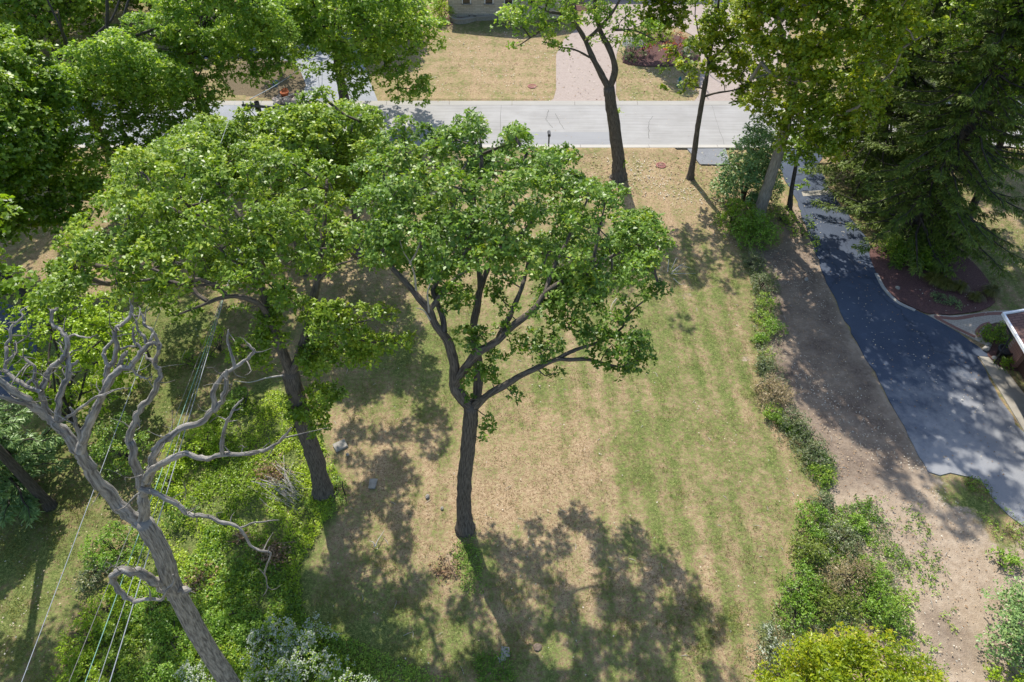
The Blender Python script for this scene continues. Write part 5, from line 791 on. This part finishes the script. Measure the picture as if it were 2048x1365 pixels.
for i, (xt, xb, z, m_, r, lab) in enumerate([(485, 22, 10.6, WIREM, .009, 'single pale wire furthest left running to the lower left corner'), (455, 205, 7.6, WIREM, .015, 'thick pale wire rightmost of the bundle'), (449, 182, 7.3, WIREM, .01, 'pale blue grey wire in the middle of the bundle'), (443, 155, 7.0, WIREG, .012, 'greenish wire in the left part of the bundle'), (462, 122, 6.6, WIRED, .009, 'faint dark wire leftmost of the bundle')]):
    A = pb + [(-.95 if i == 0 else -.12), -.15, zt + (.25 if i == 0 else -1.9 - .35 * i)]; Bq = wend(xb, z); wire(lab, A, wext(A, Bq), m_, r, .35)
wire('thin twisted wire crossing the street from the crossarm', AY(503, 211, 30.3) + [0, 0, .3], AY(640, 100, 60), WIREM, .02, .3); wire('second thin wire over the boulder bed across the street', AY(549, 214, 30.3) + [0, 0, .3], AY(640, 150, 58), WIRED, .018, .3)
# ------------------------------------------------------------------ small things
mbx = G(1097, 299); t = thing('mailbox', 'dark mailbox on a post standing at the near kerb', 'mailbox', mbx); MB().box(mbx + [0, 0, .55], (.1, .1, 1.2)).build('post', WOODP, t)
m_ = MB(); prof = [(-.1, 0), (.1, 0), (.1, .14), (.06, .2), (-.06, .2), (-.1, .14)]; V = [(mbx[0] + x, mbx[1] + y, mbx[2] + 1.15 + z) for y in (-.27, .27) for x, z in prof]; m_.add(V, [(5, 4, 3, 2, 1, 0), (6, 7, 8, 9, 10, 11)] + [(i, (i + 1) % 6, 6 + (i + 1) % 6, 6 + i) for i in range(6)]); m_.build('box', DARKP, t); MB().box(mbx + [-.115, .1, 1.33], (.02, .04, .2)).build('flag', FLARE, t)
mbx = G(562, 196); t = thing('mailbox', 'blue mailbox on a thin pale post by the boulder bed', 'mailbox', mbx); MB().tube([mbx, mbx + [-.1, 0, 1.1]], [.03, .03], 8).build('post', FLARE, t); q = mbx + [-.15, 0, 1.05]
m_ = MB(); V = [(q[0] + x * 1.6, q[1] + y, q[2] + z * 1.6) for y in (-.3, .3) for x, z in prof]; m_.add(V, [(5, 4, 3, 2, 1, 0), (6, 7, 8, 9, 10, 11)] + [(i, (i + 1) % 6, 6 + (i + 1) % 6, 6 + i) for i in range(6)]); m_.build('box', BLUEP, t)
h = G(1358, 172); t = thing('fire_hydrant', 'teal fire hydrant with white caps on the far verge', 'fire hydrant', h)
MB().lathe(h, [(.17, 0), (.17, .05), (.11, .06), (.11, .5), (.14, .52), (.14, .56), (.12, .58), (.1, .66), (.05, .73), (.03, .74), (.03, .79)], 16).build('barrel', TEAL, t, True)
for i, d in enumerate(((-1, 0), (1, 0))): MB().tube([h + [d[0] * .08, 0, .4], h + [d[0] * .2, 0, .4]], [.05, .055], 10).add([], []).build('side_cap', simple('cap_paint', (.75, .75, .72), .5) if i == 0 else bpy.data.materials['cap_paint'], t)
MB().tube([h + [0, -.08, .36], h + [0, -.21, .36]], [.075, .08], 12).build('front_cap', bpy.data.materials['cap_paint'], t); MB().lathe(h + [0, 0, -.02], [(.24, 0), (.24, .05)], 14).build('base_flange', TEAL, t)
for (x, y, lab) in ((1064, 173, 'round rusty drain grate in the far lawn'), (1322, 331, 'round rusty drain grate in leaves near the kerb')):
    d = G(x, y); t = thing('storm_drain', lab, 'drain', d)
    m_ = MB(); n = 28; V = []
    for rr_, z in ((.36, -.05), (.36, .03), (.3, .03), (.3, -.05)): V += [(d[0] + rr_ * math.cos(6.2832 * i / n), d[1] + rr_ * math.sin(6.2832 * i / n), z) for i in range(n)]
    m_.add(V, [(j * n + i, j * n + (i + 1) % n, (j + 1) * n + (i + 1) % n, (j + 1) * n + i) for j in range(3) for i in range(n)]); m_.build('rim', IRON, t); m_ = MB()
    for i in range(-3, 4): xx = i * .085; m_.box(d + [xx, 0, .012], (.045, 2 * math.sqrt(.3 ** 2 - xx ** 2) - .01, .03))
    m_.build('grate', IRON, t); MB().lathe(d + [0, 0, -.028], [(.295, 0), (.295, .01)], 20).build('well', DARKP, t)
rgk = np.random.default_rng(5); protos = []
for i in range(44):
    x, y = 573 + rgk.normal(0, 1) * 12, 202 + rgk.normal(0, 1) * 3.6
    if i < 5: protos.append(rock('boulder', 'one of the pink and grey boulders ringing the orange pots', G(x, y), rgk.uniform(.5, .95, 3) * [1, .8, .55], ROCKM, 'boulders round the orange pots', 60 + i))
    else:
        o = protos[i % 5].copy(); COL.objects.link(o); p = G(x, y); o.location = (p[0], p[1], -.02 + .12 * rgk.random()); o.rotation_euler = (0, 0, rgk.uniform(0, 6.28)); s = rgk.uniform(.55, 1.1); o.scale = (s, s, s)
for (x, y, s, lab) in ((573, 202, 1, 'orange terracotta pot in front among the boulders'), (573, 195, .8, 'smaller orange terracotta pot behind the front one')):
    p = G(x, y); p[2] = .28; t = thing('flower_pot', lab, 'flower pot', p); MB().lathe(p, [(.2 * s, 0), (.3 * s, .4 * s), (.34 * s, .4 * s), (.34 * s, .48 * s), (.28 * s, .48 * s), (.26 * s, .4 * s)], 18).build('pot', TERR, t, True)
def slab(label, px, py, w_, d_, rz, h_=.07, m_=None):
    p = G(px, py); mb_ = MB().box((0, 0, h_ / 2 + .01), (w_, d_, h_), rz); V = np.array(mb_.V) + np.random.default_rng(int(px)).normal(0, .02, (8, 3)) * [1, 1, .3]; o = pym('paving_slab', V, mb_.F, m_ or STONE); o.location = tuple(p); tag(o, label, 'slab')
slab('pale tilted slab right of the broad oak trunk', 681, 893, .55, .45, .6); slab('grey oblong slab on the lawn above the tree shade', 746, 969, .3, .5, -.1); slab('upper small pale slab at the bottom edge weeds', 1010, 1305, .3, .38, 0); slab('lower small pale slab at the bottom edge weeds', 1004, 1319, .28, .2, .3)
for (x, y, s, lab) in ((855, 994, .24, 'pale stone in the shade edge left of the central trunk'), (884, 1017, .18, 'small stone left of the central oak foot'), (695, 910, .2, 'small white stone beside the tilted slab'), (1075, 1295, .35, 'brown buried stone in the lawn shade'), (1795, 577, .3, 'white rock at the corner of the mulch bed'), (1720, 778, .15, 'white pebble on the brown soil strip'), (1612, 560, .3, 'flat grey rock on leaf litter by the asphalt')): rock('stone', lab, G(x, y), (s, s * .8, s * (.2 if 'buried' in lab else .5)), simple('brown_stone', (.16, .12, .09), .9, .2) if 'buried' in lab else STONE, seed=int(x), cat='stone')
p = G(691, 990); t = Tubes(3); limb(t, [list(p), list(p + [-.02, 0, .5]), list(p + [.03, .02, 1.0])], .03, .025, 7); tag(t.build('stake', DARKP), 'short dark stake in weeds right of the broad oak foot', 'stake')
